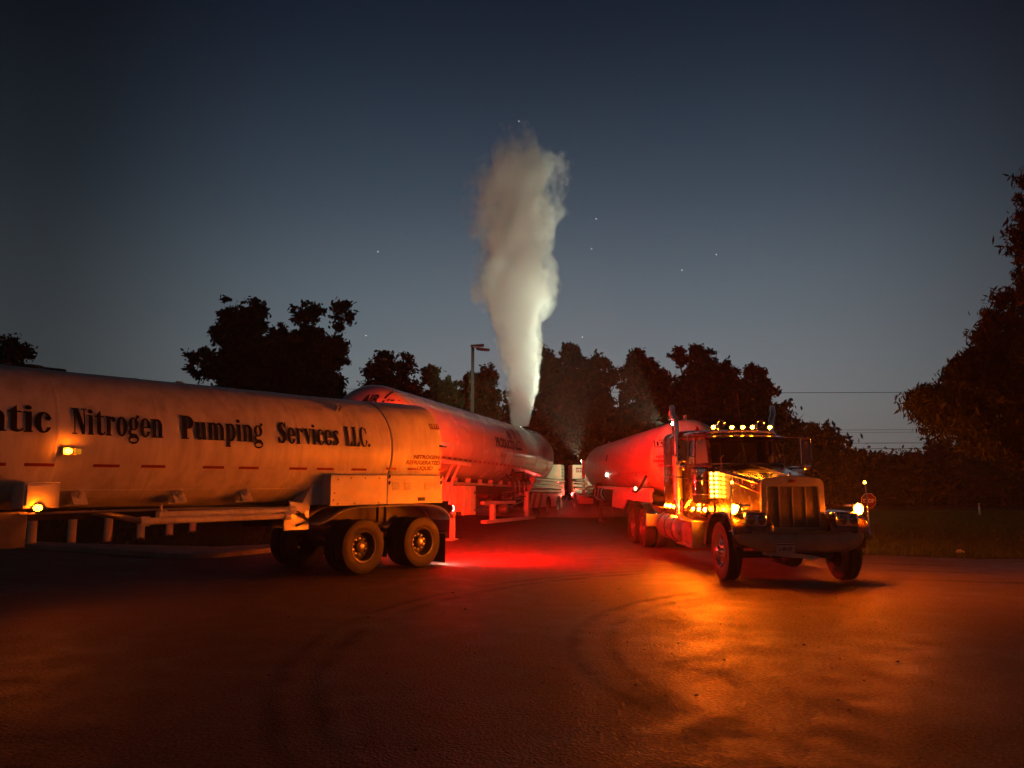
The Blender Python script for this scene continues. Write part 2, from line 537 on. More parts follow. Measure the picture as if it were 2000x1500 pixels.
def grass(name, poly, x0, x1, y0, y1, n, h, seed):
    g = np.random.default_rng(seed)
    x = g.uniform(x0, x1, n); y = y0 + (y1 - y0) * g.random(n) ** 1.3
    k = in_poly(x, y, poly); x, y = x[k], y[k]; n = len(x)
    z = .0125 * np.clip(y - 23, 0, 37) + .004
    a = g.uniform(0, 2 * PI, n); w = g.uniform(.008, .02, n); hh = g.uniform(.5, 1.3, n) * h
    lx = g.normal(0, .35, n) * hh; ly = g.normal(0, .35, n) * hh
    V = np.empty((n, 3, 3))
    V[:, 0] = np.c_[x - w * np.cos(a), y - w * np.sin(a), z]
    V[:, 1] = np.c_[x + w * np.cos(a), y + w * np.sin(a), z]
    V[:, 2] = np.c_[x + lx, y + ly, z + hh]
    me = bpy.data.meshes.new(name)
    me.vertices.add(n * 3); me.vertices.foreach_set('co', V.ravel())
    me.loops.add(n * 3); me.loops.foreach_set('vertex_index', np.arange(n * 3, dtype=np.int32))
    me.polygons.add(n); me.polygons.foreach_set('loop_start', np.arange(n, dtype=np.int32) * 3)
    me.update(); me.materials.append(M['grass'])
    return kind(obj_from(name, me), 'stuff')


grass('grass', lawn_r, 6.5, 30, 16, 40, 90000, .10, 1)
grass('grass', lawn_l, -26, -6, 19, 38, 50000, .10, 2)

# concrete wedge with a kerb edge where the left verge meets the lot
wedge = [(-26, 25.6), (-16.0, 22.2), (-11.9, 20.3), (-7.9, 18.15), (-7.3, 18.0), (-6.8, 18.3), (-5.9, 19.8), (-6.0, 20.5), (-6.4, 20.7), (-7.5, 20.0), (-11.6, 21.0), (-16, 23.0), (-26, 26.4)]
mb = MB(); mb.prism(wedge, 'z', -.05, .12)
kind(mb.build('kerb', M['concrete'], bevel=.02), 'structure')

# cracks and skid of tar on the lot
mb = MB()
def ribbon(mb, pts, w, z=.004):
    vs, fs = [], []
    for i, (x, y) in enumerate(pts):
        a = pts[max(0, i - 1)]; b = pts[min(len(pts) - 1, i + 1)]
        t = Vector((b[0] - a[0], b[1] - a[1])).normalized(); nrm = Vector((-t.y, t.x))
        ww = w * rng.uniform(.4, 1.2)
        vs += [(x + nrm.x * ww, y + nrm.y * ww, z), (x - nrm.x * ww, y - nrm.y * ww, z)]
    fs = [(2 * i, 2 * i + 1, 2 * i + 3, 2 * i + 2) for i in range(len(pts) - 1)]
    mb.add(vs, fs)
def wander(p, q, n, amp):
    return [(p[0] + (q[0] - p[0]) * i / n + rng.uniform(-amp, amp), p[1] + (q[1] - p[1]) * i / n + rng.uniform(-amp, amp)) for i in range(n + 1)]
ribbon(mb, wander((3.7, 12.9), (4.3, 12.0), 14, .05), .022)
ribbon(mb, wander((1.2, 6.0), (2.2, 6.6), 22, .03), .010)
ribbon(mb, wander((-1.2, 5.4), (1.2, 6.0), 26, .03), .007)
ribbon(mb, wander((4.2, 12.4), (5.6, 11.6), 18, .05), .016)
for (p, q, n_, a_, w_) in (((-3.5, 10.2), (0.4, 9.1), 30, .05, .012), ((.4, 9.1), (2.8, 9.6), 20, .05, .012), ((.4, 9.1), (.9, 7.2), 18, .04, .009), ((2.4, 7.3), (5.2, 8.3), 26, .05, .010), ((-1.0, 14.6), (2.6, 13.4), 24, .06, .016)):
    ribbon(mb, wander(p, q, n_, a_), w_)
cr = mb.build('tar_crack', M['crack'], ground)

# loose grit
g = np.random.default_rng(5)
mb = MB()
for i in range(420):
    y = 3.2 + 10 * g.random() ** 1.5; x = g.uniform(-.35, .55) * y + g.normal(0, .4)
    r = abs(g.normal(0, .006)) + .004
    if i < 9: r = g.uniform(.018, .032)
    vs = [(x + r * g.uniform(.6, 1.3) * a, y + r * g.uniform(.6, 1.3) * b, max(.0, r * .6 * c + r * .3)) for a, b, c in
          ((1, 0, 0), (-1, 0, 0), (0, 1, 0), (0, -1, 0), (0, 0, 1), (0, 0, -1))]
    mb.add(vs, [(0, 2, 4), (2, 1, 4), (1, 3, 4), (3, 0, 4), (2, 0, 5), (1, 2, 5), (3, 1, 5), (0, 3, 5)])
kind(mb.build('gravel', M['stone'], smooth=0), 'stuff')
mb = MB()
x, y = 1.72, 4.93
mb.add([(x + .05, y, .004), (x + .015, y + .04, .004), (x - .045, y + .02, .004), (x - .03, y - .035, .004), (x + .03, y - .03, .004), (x + .01, y + .005, .05), (x - .02, y, .04)],
       [(0, 1, 5), (1, 2, 6), (1, 6, 5), (2, 3, 6), (3, 4, 5), (3, 5, 6), (4, 0, 5), (0, 4, 3, 2, 1)])
tag(mb.build('stone', M['stone'], smooth=0), 'small dark lump of stone lying on the amber lit asphalt in front of the truck', 'stone')


# ------------------------------------------------------------------ trees
def leaf_mesh(name, C, size, g, mat, droop=0.0):
    n = len(C)
    d1 = g.normal(size=(n, 3)); d1[:, 2] -= droop; d1 /= np.linalg.norm(d1, axis=1)[:, None]
    d2 = np.cross(d1, g.normal(size=(n, 3))); d2 /= np.linalg.norm(d2, axis=1)[:, None]
    s = size * g.uniform(.6, 1.4, n)[:, None]
    asp = .25 if droop > 1 else .5
    V = np.empty((n, 4, 3))
    V[:, 0] = C - d1 * s; V[:, 1] = C + d2 * s * asp; V[:, 2] = C + d1 * s; V[:, 3] = C - d2 * s * asp
    me = bpy.data.meshes.new(name)
    me.vertices.add(n * 4); me.vertices.foreach_set('co', V.ravel())
    me.loops.add(n * 4); me.loops.foreach_set('vertex_index', np.arange(n * 4, dtype=np.int32))
    me.polygons.add(n); me.polygons.foreach_set('loop_start', np.arange(n, dtype=np.int32) * 4)
    me.update(); me.materials.append(mat)
    return me


def crown_points(lobes, dens, g, clump=.42, per=46):
    """lobes: (x,y,z,rx,rz). Clumps of leaves gather near the skins of the lobes."""
    P = []
    for (x, y, z, rx, rz) in lobes:
        nc = int(dens * (rx * rx * rz) ** .67)
        d = g.normal(size=(nc, 3)); d /= np.linalg.norm(d, axis=1)[:, None]
        rad = g.uniform(.25, 1.0, nc) ** .5 * (1 + g.normal(0, .08, nc))
        c = d * rad[:, None] * np.array([rx, rx, rz]) + np.array([x, y, z])
        k = g.integers(int(per * .5), int(per * 1.5), nc)
        sp = clump * g.uniform(.5, 1.2, nc)
        cc = np.repeat(c, k, 0); ss = np.repeat(sp, k)
        P.append(cc + g.normal(size=(len(cc), 3)) * ss[:, None] * np.array([.6, .6, .45]))
    return np.concatenate(P)


def tree(name, X, Y, H, lobes, label, cat='tree', group='trees along the far side of the lot', seed=1, mat='leaf', dens=26, leaf=.14, trunk=.22, base=None, clump=.42, per=46, droop=0.0):
    z0 = gz(Y)
    t = empty(name, (X, Y, z0 - .02)); tag(t, label, cat, group)
    g = np.random.default_rng(seed)
    mb = MB()
    pts = [(0, 0, 0), (.05, .02, H * .2), (-.06, .05, H * .42), (.04, 0, H * .62), (.0, .03, H * .85)]
    mb.tube(pts, [trunk * 1.25, trunk, trunk * .8, trunk * .5, trunk * .14], 9)
    for (x, y, z, rx, rz) in lobes:
        b = min(max(.25 * H, z - rz * .7 - .25 * abs(x)), H * .6)
        q = Vector((x, y, z)); s = Vector((0, 0, b)); m_ = s.lerp(q, .5) + Vector((0, 0, -.1))
        mb.tube([s, m_, q], [trunk * .45, trunk * .28, trunk * .1], 6)
        for k in range(4):
            e = q + Vector((g.normal() * rx * .5, g.normal() * rx * .5, g.normal() * rz * .4 + rz * .3))
            mb.tube([m_.lerp(q, .3 + .15 * k), e], [trunk * .12, trunk * .03], 5)
    mb.build('trunk', M['bark'], t)
    me = leaf_mesh('crown', crown_points(lobes, dens, g, clump, per), leaf, g, M[mat], droop)
    o = obj_from('crown', me, t); o['kind'] = 'stuff'
    return t


def lobes_for(H, w, g, n=15, low=.2):
    """an uneven crown: a few core masses plus many small lobes pushed out past an egg-shaped envelope"""
    zc, hz_ = H * (1 + low) / 2, H * (1 - low) / 2
    out = [(g.normal() * w * .15, g.normal() * w * .15, zc + hz_ * f, w * (.62 - .2 * abs(f)), hz_ * .36) for f in (-.55, -.1, .35)]
    for i in range(n):
        f = -.95 + 1.9 * (i + g.random()) / n
        env = w * math.sqrt(max(.05, 1 - f * f * .9)) * (1.05 if f < .2 else .92)
        a = g.uniform(0, 2 * PI); k = g.uniform(.45, .98)
        r = w * g.uniform(.20, .40)
        out.append((math.cos(a) * env * k * .86, math.sin(a) * env * k * .86, zc + hz_ * f * g.uniform(.82, 1.0) - r * .5, r, r * g.uniform(.6, .95)))
    for i in range(3):
        out.append((g.normal() * w * .38, g.normal() * w * .2, H - w * g.uniform(.18, .45), w * g.uniform(.14, .24), w * g.uniform(.18, .3)))
    return out


TREES = [
    (-13.2, 45.5, 10.6, 2.5, 'leaf', 41, 'dark leafy tree filling the gap between the two tallest behind the lettered trailer'),
    # X, Y, H, half width, material, seed, label
    (-14.8, 42, 11.6, 2.7, 'leaf', 31, 'tall dark leafy tree, left of the two tallest behind the lettered trailer'),
    (-11.5, 43, 11.7, 2.7, 'leaf', 32, 'tall dark leafy tree with ragged crown, right of the two tallest behind the lettered trailer'),
    (-7.4, 46, 9.2, 2.0, 'leaf', 13, 'mid-height dark tree behind the domed front end of the second tank'),
    (-4.4, 44, 8.0, 1.75, 'leaf_pale', 14, 'paler leafy tree just left of the lamp post behind the trailer'),
    (-1.9, 45, 8.3, 1.7, 'leaf_pale', 15, 'paler leafy tree between the lamp post and the steam plume'),
    (2.7, 44, 9.7, 2.1, 'leaf', 16, 'dark pointed tree immediately right of the steam plume'),
    (5.6, 46, 9.2, 1.9, 'leaf', 17, 'dark tree over the rear end of the red lit trailer'),
    (7.9, 45, 9.5, 2.1, 'leaf', 18, 'dark broad tree over the middle of the red lit trailer'),
    (10.4, 44, 9.5, 1.9, 'leaf', 19, 'dark tree rising straight behind the exhaust stack of the truck'),
    (12.7, 45, 8.7, 1.7, 'leaf', 20, 'loose dark tree with sky gaps above the truck roof lights'),
    (14.6, 46, 8.5, 1.5, 'leaf', 21, 'dark tree at the right end of the tall row above the truck cab'),
    (16.3, 47, 6.5, 1.5, 'leaf', 22, 'lower dark tree stepping down right of the truck cab'),
    (18.6, 48, 5.2, 1.6, 'leaf', 23, 'small dark tree ending the row beside the overhead wires'),
    (-25.4, 38, 9.0, 2.2, 'leaf', 24, 'dark tree crown showing above the tank at the far left edge'),
]
for (X, Y, H, w, mt, sd, lb) in TREES:
    gg = np.random.default_rng(sd)
    nm_ = 'maple_tree' if mt == 'leaf' else 'ash_tree'
    tree(nm_, X, Y, H, lobes_for(H, w * 1.15, gg, 19, .10), lb, seed=sd, mat=mt, dens=46, leaf=.14, trunk=.2, clump=.27, per=40)

# shrubs along the right-hand skyline
for i, (X, Y, H, w, lb) in enumerate([(20.8, 47, 3.4, 1.7, 'low dark shrub just right of the truck below the wires'),
                                      (23.4, 47, 3.6, 1.7, 'low dark shrub behind the stop sign on the skyline'),
                                      (26.2, 46, 4.2, 1.7, 'taller bushy shrub peaking on the skyline left of the willow'),
                                      (29.0, 46, 3.9, 1.9, 'rounded dark shrub under the outer willow branches'),
                                      (32.2, 45, 4.0, 2.0, 'dark shrub below the middle of the willow crown'),
                                      (35.6, 45, 4.1, 2.2, 'dark shrub at the right edge behind the willow trunk')]):
    gg = np.random.default_rng(60 + i)
    tree('shrub', X, Y, H, lobes_for(H, w, gg, 8, .05), lb, 'shrub', 'shrubs along the right skyline', 60 + i, 'leaf', 24, .13, .09)

# the tall feathery tree on the right, much nearer
wl = [(-3.3, .2, 3.55, 1.0, .85), (-2.5, -.3, 3.2, 1.1, 1.0), (-1.6, 0, 4.2, 1.25, 1.1), (-2.6, .4, 4.4, .65, .5), (-1.5, .3, 5.4, 1.0, 1.0), (-.9, -.4, 6.4, 1.0, 1.1),
      (-.55, .3, 7.6, .9, 1.0), (-.5, 0, 8.7, .85, .9), (.5, 0, 9.3, 1.0, .8), (.8, .4, 6.5, 1.6, 1.6), (.6, -.4, 4.3, 1.6, 1.4), (1.5, 0, 3, 1.5, 1.5)]
tree('willow_tree', 13.6, 17.6, 9.6, wl, 'big feathery dark willow leaning into the frame on the right', 'tree', None, 88, 'leaf_willow', 120, .10, .26, clump=.22, per=60, droop=1.3)

# undergrowth closing the gaps under the far trees
g = np.random.default_rng(99)
n = 4600
ux = g.uniform(-34, 42, n); uy = g.uniform(47.5, 52, n)
top = 2.6 + 1.0 * np.sin(ux * .7) + .7 * np.sin(ux * 1.9 + 1) + np.where((ux > -9) & (ux < 17), 3.6, 0)
uz = g.random(n) * np.clip(top, 1.2, 7.6)
c = np.repeat(np.c_[ux, uy, uz + .5], 26, 0)
kind(obj_from('undergrowth', leaf_mesh('undergrowth', c + g.normal(size=c.shape) * .4, .2, g, M['leaf'])), 'stuff')
g = np.random.default_rng(98)
n = 900
ux = g.uniform(-30, -5.5, n); uy = g.uniform(36, 39, n); uz = g.random(n) * (1.6 + .5 * np.sin(ux))
c = np.repeat(np.c_[ux, uy, uz + .3], 26, 0)
kind(obj_from('undergrowth', leaf_mesh('undergrowth', c + g.normal(size=c.shape) * .3, .16, g, M['leaf'])), 'stuff')


# ------------------------------------------------------------------ lettering
def raster_glyph(ch, res=84):
    """fat condensed serif letters, cap height 1, drawn as rows of short runs."""
    X, s, t = .75, .165, .05
    H = 1.35
    w = 1.0
    ny, nx = int(H * res), int(w * res * 1.6)
    yy = (np.arange(ny) + .5) / res - .3
    xx = (np.arange(nx) + .5) / (res * 1.6)
    x, y = np.meshgrid(xx, yy)
    def rc(a, b, c, d): return (x >= a) & (x <= c) & (y >= b) & (y <= d)
    def el(cx, cy, rx, ry): return ((x - cx) / rx) ** 2 + ((y - cy) / ry) ** 2 <= 1
    def pl(pts):
        m = np.zeros(x.shape, bool); j = len(pts) - 1
        for i in range(len(pts)):
            xi, yi = pts[i]; xj, yj = pts[j]
            m ^= ((yi > y) != (yj > y)) & (x < (xj - xi) * (y - yi) / (yj - yi + 1e-9) + xi); j = i
        return m
    def stroke(pts, rad):
        m = np.zeros(x.shape, bool)
        for i in range(len(pts) - 1):
            for k in range(13):
                f = k / 12
                m |= el(pts[i][0] + (pts[i + 1][0] - pts[i][0]) * f, pts[i][1] + (pts[i + 1][1] - pts[i][1]) * f,
                        rad[i] + (rad[i + 1] - rad[i]) * f, (rad[i] + (rad[i + 1] - rad[i]) * f) * 1.0)
        return m
    def stem(x0, y1=X, serif=True):
        m = rc(x0, 0, x0 + s, y1)
        if serif: m |= rc(x0 - .04, 0, x0 + s + .04, t)
        return m
    def arch(x0):
        return (el(x0 + .125, .52, .195, .235) & ~el(x0 + .085, .50, .075, .17) & (y > .5) & (x > x0 - .03))
    if ch == 'i': m, a = stem(.05) | rc(0, X - t, .1, X) | el(.13, .90, .095, .085), .29
    elif ch == 'l': m, a = stem(.05, 1.0) | rc(0, 1 - t, .1, 1), .28
    elif ch == 'n': m, a = stem(.05) | rc(0, X - t, .1, X) | rc(.31, 0, .31 + s, .56) | rc(.27, 0, .52, t) | arch(.15), .55
    elif ch == 'm': m, a = stem(.05) | rc(0, X - t, .1, X) | rc(.31, 0, .31 + s, .56) | rc(.27, 0, .52, t) | arch(.15) | rc(.57, 0, .57 + s, .56) | rc(.53, 0, .78, t) | arch(.41), .81
    elif ch == 'u':
        m = rc(.05, .2, .05 + s, X) | rc(0, X - t, .1, X) | rc(.31, 0, .31 + s, X) | rc(.26, X - t, .36, X) | rc(.4, 0, .52, t)
        m |= el(.20, .2, .15, .22) & ~el(.27, .24, .075, .17) & (y < .24) & (x < .35); a = .55
    elif ch == 'r': m, a = stem(.05) | rc(0, X - t, .1, X) | el(.33, .63, .085, .095) | (rc(.18, .62, .34, .73) & ~el(.28, .58, .07, .1)), .43
    elif ch == 'o': m, a = el(.235, .375, .235, .39) & ~el(.235, .375, .068, .32), .50
    elif ch == 'e': m, a = (el(.235, .375, .235, .39) & ~(el(.24, .375, .072, .32)) & ~rc(.29, .22, .6, .36)) | rc(.1, .36, .44, .41), .49
    elif ch == 'c': m, a = (el(.235, .375, .235, .39) & ~el(.26, .375, .085, .32) & ~rc(.28, .2, .6, .52)) | el(.36, .54, .08, .09), .46
    elif ch == 'a': m, a = rc(.27, .06, .27 + s, .56) | rc(.36, 0, .49, t) | (el(.23, .53, .205, .235) & ~el(.2, .53, .07, .17) & (y > .52)) | el(.10, .56, .08, .08) | (el(.19, .2, .18, .21) & ~el(.23, .21, .06, .14)), .50
    elif ch == 's': m, a = stroke([(.34, .62), (.28, .71), (.16, .69), (.11, .57), (.17, .44), (.26, .31), (.30, .17), (.22, .05), (.10, .05), (.05, .16)], [.05, .035, .05, .085, .1, .1, .085, .05, .035, .05]) | rc(.32, .52, .37, .75) | rc(.02, 0, .07, .22), .41
    elif ch == 'S': m, a = stroke([(.42, .80), (.34, .95), (.2, .93), (.14, .77), (.2, .6), (.33, .42), (.38, .22), (.29, .06), (.14, .05), (.06, .2)], [.06, .045, .06, .10, .12, .12, .10, .06, .045, .06]) | rc(.42, .68, .48, 1) | rc(.02, 0, .08, .3), .52
    elif ch == 't': m, a = rc(.08, .08, .08 + s, .80) | pl([(.08, .78), (.245, .98), (.245, .78)]) | rc(0, X - .06, .36, X) | (el(.25, .13, .17, .14) & (y < .13)) & ~el(.31, .17, .07, .1), .41
    elif ch == 'v': m, a = pl([(.03, X), (.22, X), (.345, .2), (.30, 0), (.22, 0)]) | pl([(.36, X), (.42, X), (.30, 0), (.22, 0), (.26, .1)]) | rc(0, X - t, .26, X) | rc(.31, X - t, .47, X), .48
    elif ch == 'p': m, a = rc(.05, -.26, .05 + s, X) | rc(.01, -.26, .255, -.21) | rc(0, X - t, .1, X) | ((el(.26, .375, .215, .39) & ~el(.235, .375, .075, .31)) & (x > .18)), .50
    elif ch == 'g': m, a = (el(.22, .50, .21, .26) & ~el(.22, .50, .065, .2)) | (el(.235, -.10, .225, .185) & ~el(.235, -.13, .15, .075)) | stroke([(.1, .27), (.05, .16), (.12, .06), (.3, .03)], [.05, .06, .07, .08]) | el(.41, .80, .07, .07) | stroke([(.33, .68), (.41, .78)], [.035, .03]), .49
    elif ch == 'P': m, a = rc(.06, 0, .06 + .19, 1) | rc(0, 0, .32, t) | rc(0, 1 - t, .3, 1) | (el(.26, .71, .285, .29) & ~el(.24, .71, .10, .235) & (x > .2)), .58
    elif ch == 'N': m, a = rc(.075, 0, .125, 1) | rc(.0, 0, .2, t) | rc(.44, 0, .49, 1) | rc(.36, 1 - t, .56, 1) | rc(0, 1 - t, .2, 1) | pl([(.06, 1), (.25, 1), (.49, .16), (.49, 0), (.37, 0)]), .58
    elif ch == 'L': m, a = rc(.06, 0, .24, 1) | rc(0, 1 - t, .3, 1) | rc(0, 0, .44, t) | pl([(.44, 0), (.45, .25), (.40, .25), (.28, .05), (.28, 0)]), .46
    elif ch == 'C': m, a = (el(.27, .5, .26, .52) & ~el(.31, .5, .125, .455) & ~rc(.31, .28, .7, .72)) | rc(.42, .66, .475, .96) | el(.43, .26, .045, .1), .50
    elif ch == 'A': m, a = pl([(.26, 1), (.36, 1), (.58, 0), (.38, 0)]) | pl([(.26, 1), (.32, 1), (.10, 0), (.05, 0)]) | rc(0, 0, .17, t) | rc(.32, 0, .62, t) | rc(.14, .27, .46, .32), .64
    else: m, a = el(.1, .08, .085, .085), .22
    quads = []
    for j in range(ny):
        row = m[j]
        if not row.any(): continue
        d = np.diff(np.r_[0, row.astype(np.int8), 0])
        for i0, i1 in zip(np.where(d == 1)[0], np.where(d == -1)[0]):
            quads.append((i0 / (res * 1.6), i1 / (res * 1.6), yy[j] - .5 / res, yy[j] + .5 / res))
    return quads, a


GLY = {}
def serif_word(word, x_start, x_end, a0, cap, cz, rad, parent, mat):
    """word along the left side of a tank: runs from x_start towards the rear (falling x)."""
    mb = MB(); u = 0; items = []
    for ch in word:
        if ch not in GLY: GLY[ch] = raster_glyph(ch)
        q, a = GLY[ch]; items.append((u, q)); u += a
    k = (x_start - x_end) / (u - .05)
    for u0, q in items:
        for (xa, xb, ya, yb) in q:
            vs = []
            for (xx, yv) in ((xa, ya), (xb, ya), (xb, yb), (xa, yb)):
                w = a0 + yv * cap / rad
                vs.append((x_start - (u0 + xx) * k, rad * math.cos(w), cz + rad * math.sin(w)))
            mb.add(vs, [(0, 1, 2, 3)])
    return mb.build('lettering', mat, parent, smooth=0)


def text_mesh(txt, size, bold=0.0, cuts=()):
    """outline text (built-in face) as a flat mesh in x,y, origin left / baseline."""
    cu = bpy.data.curves.new('lettering', 'FONT'); cu.body = txt; cu.size = size; cu.offset = bold; cu.resolution_u = 3
    cu.fill_mode = 'FRONT'
    o = bpy.data.objects.new('lettering', cu); COL.objects.link(o)
    dg = bpy.context.evaluated_depsgraph_get(); dg.update()
    me = bpy.data.meshes.new_from_object(o.evaluated_get(dg))
    bpy.data.objects.remove(o); bpy.data.curves.remove(cu)
    bm = bmesh.new(); bm.from_mesh(me)
    if cuts:
        y0 = min(v.co.y for v in bm.verts); y1 = max(v.co.y for v in bm.verts)
        for i in range(1, cuts):
            bmesh.ops.bisect_plane(bm, geom=bm.verts[:] + bm.edges[:] + bm.faces[:], plane_co=(0, y0 + (y1 - y0) * i / cuts, 0), plane_no=(0, 1, 0))
    bm.to_mesh(me); bm.free()
    return me


def put_text(txt, size, fn, parent, mat, bold=0.0, cuts=0, sx=1.0, width=None, centre=False, name='lettering', slant=0.0):
    me = text_mesh(txt, size, bold, cuts)
    xs = [v.co.x for v in me.vertices]; x0, x1 = min(xs), max(xs)
    if width: sx = width / (x1 - x0)
    off = (x0 + x1) / 2 if centre else x0
    for v in me.vertices:
        v.co = fn((v.co.x - off) * sx + v.co.y * slant, v.co.y)
    me.materials.clear(); me.materials.append(mat)
    me.name = name
    return obj_from(name, me, parent)


def side_map(x0, a0, rad, cz, shape=None, eps=.004):
    def fn(u, v):
        w = a0 + v / rad
        r = (shape(w) if shape else rad) + eps
        return Vector((x0 - u, r * math.cos(w), cz + r * math.sin(w)))
    return fn


def patch(mb, x0, x1, a0, a1, rad, cz, n=4, shape=None):
    vs = []
    for i in range(n + 1):
        w = a0 + (a1 - a0) * i / n
        r = shape(w) + rad if shape else rad
        vs += [(x0, r * math.cos(w), cz + r * math.sin(w)), (x1, r * math.cos(w), cz + r * math.sin(w))]
    return mb.add(vs, [(2 * i, 2 * i + 1, 2 * i + 3, 2 * i + 2) for i in range(n)])


# ------------------------------------------------------------------ wheels
def tyre_mesh(R0, w, rim, name='tyre'):
    h = w / 2
    prof = [(-h * .80, rim), (-h * .97, rim + .05), (-h, rim + (R0 - rim) * .5), (-h * .96, R0 - .045), (-h * .86, R0 - .008)]
    for c in (-.52, -.18, .18, .52):
        prof += [(h * (c - .07), R0), (h * (c - .06), R0 - .012), (h * (c + .06), R0 - .012), (h * (c + .07), R0)]
    prof += [(h * .86, R0 - .008), (h * .96, R0 - .045), (h, rim + (R0 - rim) * .5), (h * .97, rim + .05), (h * .80, rim)]
    return MB().lathe(prof, 'y', n=56).mesh(name, M['rubber'], 40)


WHEEL = {}
def wheel_kit(R0):
    k = round(R0, 3)
    if k in WHEEL: return WHEEL[k]
    rim = .29 * R0 / .51; w = .275
    s = R0 / .51
    d = {'tyre': tyre_mesh(R0, w, rim)}
    # dished outer disc of a dual
    d['rim'] = MB().lathe([(.115, rim + .012), (.132, rim + .004), (.128, rim - .016), (.10, rim - .03), (.02, rim - .05), (-.02, rim - .06), (-.03, rim - .075)], 'y', n=40).mesh('rim', M['rim'], 40)
    mb = MB().lathe([(-.03, rim - .07), (-.028, .12 * s), (.03, .115 * s), (.05, .10 * s), (.055, 0)], 'y', n=28)
    d['hub'] = mb.mesh('hub', M['hub'], 40)
    mb = MB()
    for i in range(10):
        a = 2 * PI * i / 10
        p = (math.sin(a) * .155 * s, -.03, math.cos(a) * .155 * s)
        mb.cyl(p, (p[0], .01, p[2]), .021, .017, 6)
    mb.lathe([(.05, .055 * s), (.075, .05 * s), (.085, .02), (.086, 0)], 'y', n=14)
    d['lug_ring'] = mb.mesh('lug_ring', M['steel'], 30)
    # steer wheel disc (bulges outward)
    d['rim_steer'] = MB().lathe([(.115, rim + .012), (.132, rim + .004), (.126, rim - .018), (.09, rim - .035), (.07, rim - .07), (.10, .17 * s), (.125, .14 * s), (.13, .12 * s)], 'y', n=40).mesh('rim', M['chrome'], 40)
    mb = MB().lathe([(.128, .125 * s), (.14, .10 * s), (.18, .085 * s), (.2, .05), (.205, 0)], 'y', n=24)
    for i in range(10):
        a = 2 * PI * i / 10
        p = (math.sin(a) * .142 * s, .12, math.cos(a) * .142 * s)
        mb.cyl(p, (p[0], .165, p[2]), .019, .012, 6)
    d['hub_steer'] = mb.mesh('hub', M['chrome'], 35)
    WHEEL[k] = d
    return d


def wheel(parent, x, y, z, side, dual=True, R0=.51, steer=0.0):
    d = wheel_kit(R0)
    e = empty('wheel', (x, y - side * .14, z), (0, 0, (0 if side > 0 else PI) + steer), parent)
    obj_from('tyre', d['tyre'], e)
    if dual:
        obj_from('tyre', d['tyre'], e, (0, -.335, 0))
        obj_from('rim', d['rim'], e); obj_from('hub', d['hub'], e); obj_from('lug_ring', d['lug_ring'], e)
    else:
        obj_from('rim', d['rim_steer'], e); obj_from('hub', d['hub_steer'], e)
    return e


def sg(v): return 1 if v >= 0 else -1


def lamp(parent, name, p, d, r, lens, deep=None, housing=True, squash=1.0, n=12, shade=False):
    """a round lamp: bezel cup plus bulging lens facing direction d."""
    d = Vector(d).normalized()
    o = MB().dome(p, r, d, n, 4, squash, deep if deep else r * .6).build(name, lens, parent)
    if shade:  # added plate under the lens, keeps its light off the near ground
        MB().bx(p[0] - r * 1.6, p[0] + r * 1.6, p[1] - .02 * sg(d.y), p[1] + .21 * sg(d.y), p[2] - r * 1.35, p[2] - r * 1.2).build('lamp_shelf', M['frame'], o)
    if housing:
        MB().cyl(Vector(p) - d * r * .7, Vector(p) - d * .002, r * .9, r * 1.12, n).build('housing', M['chrome'], o)
    return o


def tail_lamp(parent, p, r=.078):
    """red lamp facing -x: bright flat face astern, softly glowing rim."""
    o = MB().cyl((p[0] - .035, p[1], p[2]), (p[0] - .075, p[1], p[2]), r * .96, r * .9, 16).build('tail_lamp', G['tail_side'], parent)
    MB().cyl((p[0] - .076, p[1], p[2]), (p[0] - .079, p[1], p[2]), r * .88, r * .88, 16).build('lens', G['tail_low'] if p[1] > 0 else G['tail_far'], o)
    MB().cyl((p[0], p[1], p[2]), (p[0] - .035, p[1], p[2]), r * 1.15, r * 1.15, 16).build('housing', M['frame'], o)
    return o


# ------------------------------------------------------------------ trailer one: lettered tank leaving to the left
th = R(39.5)
T1 = empty('tanker_trailer', (-3.314, 16.311, 0), (0, 0, math.atan2(-math.cos(th), -math.sin(th))))
tag(T1, 'weathered white tanker trailer with big black serif lettering along its side', 'trailer', 'tank trailers on the lot')
cz, TR = 2.397, 1.066
prof = [(10.6, 0.02), (10.58, .4), (10.5, .75), (10.36, .95), (10.15, TR)]
xs_ = list(np.linspace(10.0, -.06, 60))
for i, x in enumerate(xs_):
    prof.append((x, TR + .004 * math.sin(x * 3.1) * math.sin(x * 1.3)))
mb = MB(); mb.lathe(prof, 'x', (0, 0, cz), 72)
tank = mb.build('tank', M['tank'], T1, smooth=30)
for x in (6.17, 4.74, 2.98, 2.22, .82, -.08, 8.4):
    for dx in ((0,) if x > .9 and x != 2.22 else (-.05, .05)):
        MB().lathe([(x + dx - .035, TR), (x + dx - .02, TR + .004), (x + dx + .02, TR + .004), (x + dx + .035, TR)], 'x', (0, 0, cz), 72).build('band', M['tank'], tank, smooth=50)

def shell_r(w, n=2.55):
    return TR / (abs(math.cos(w)) ** n + abs(math.sin(w)) ** n) ** (1 / n)

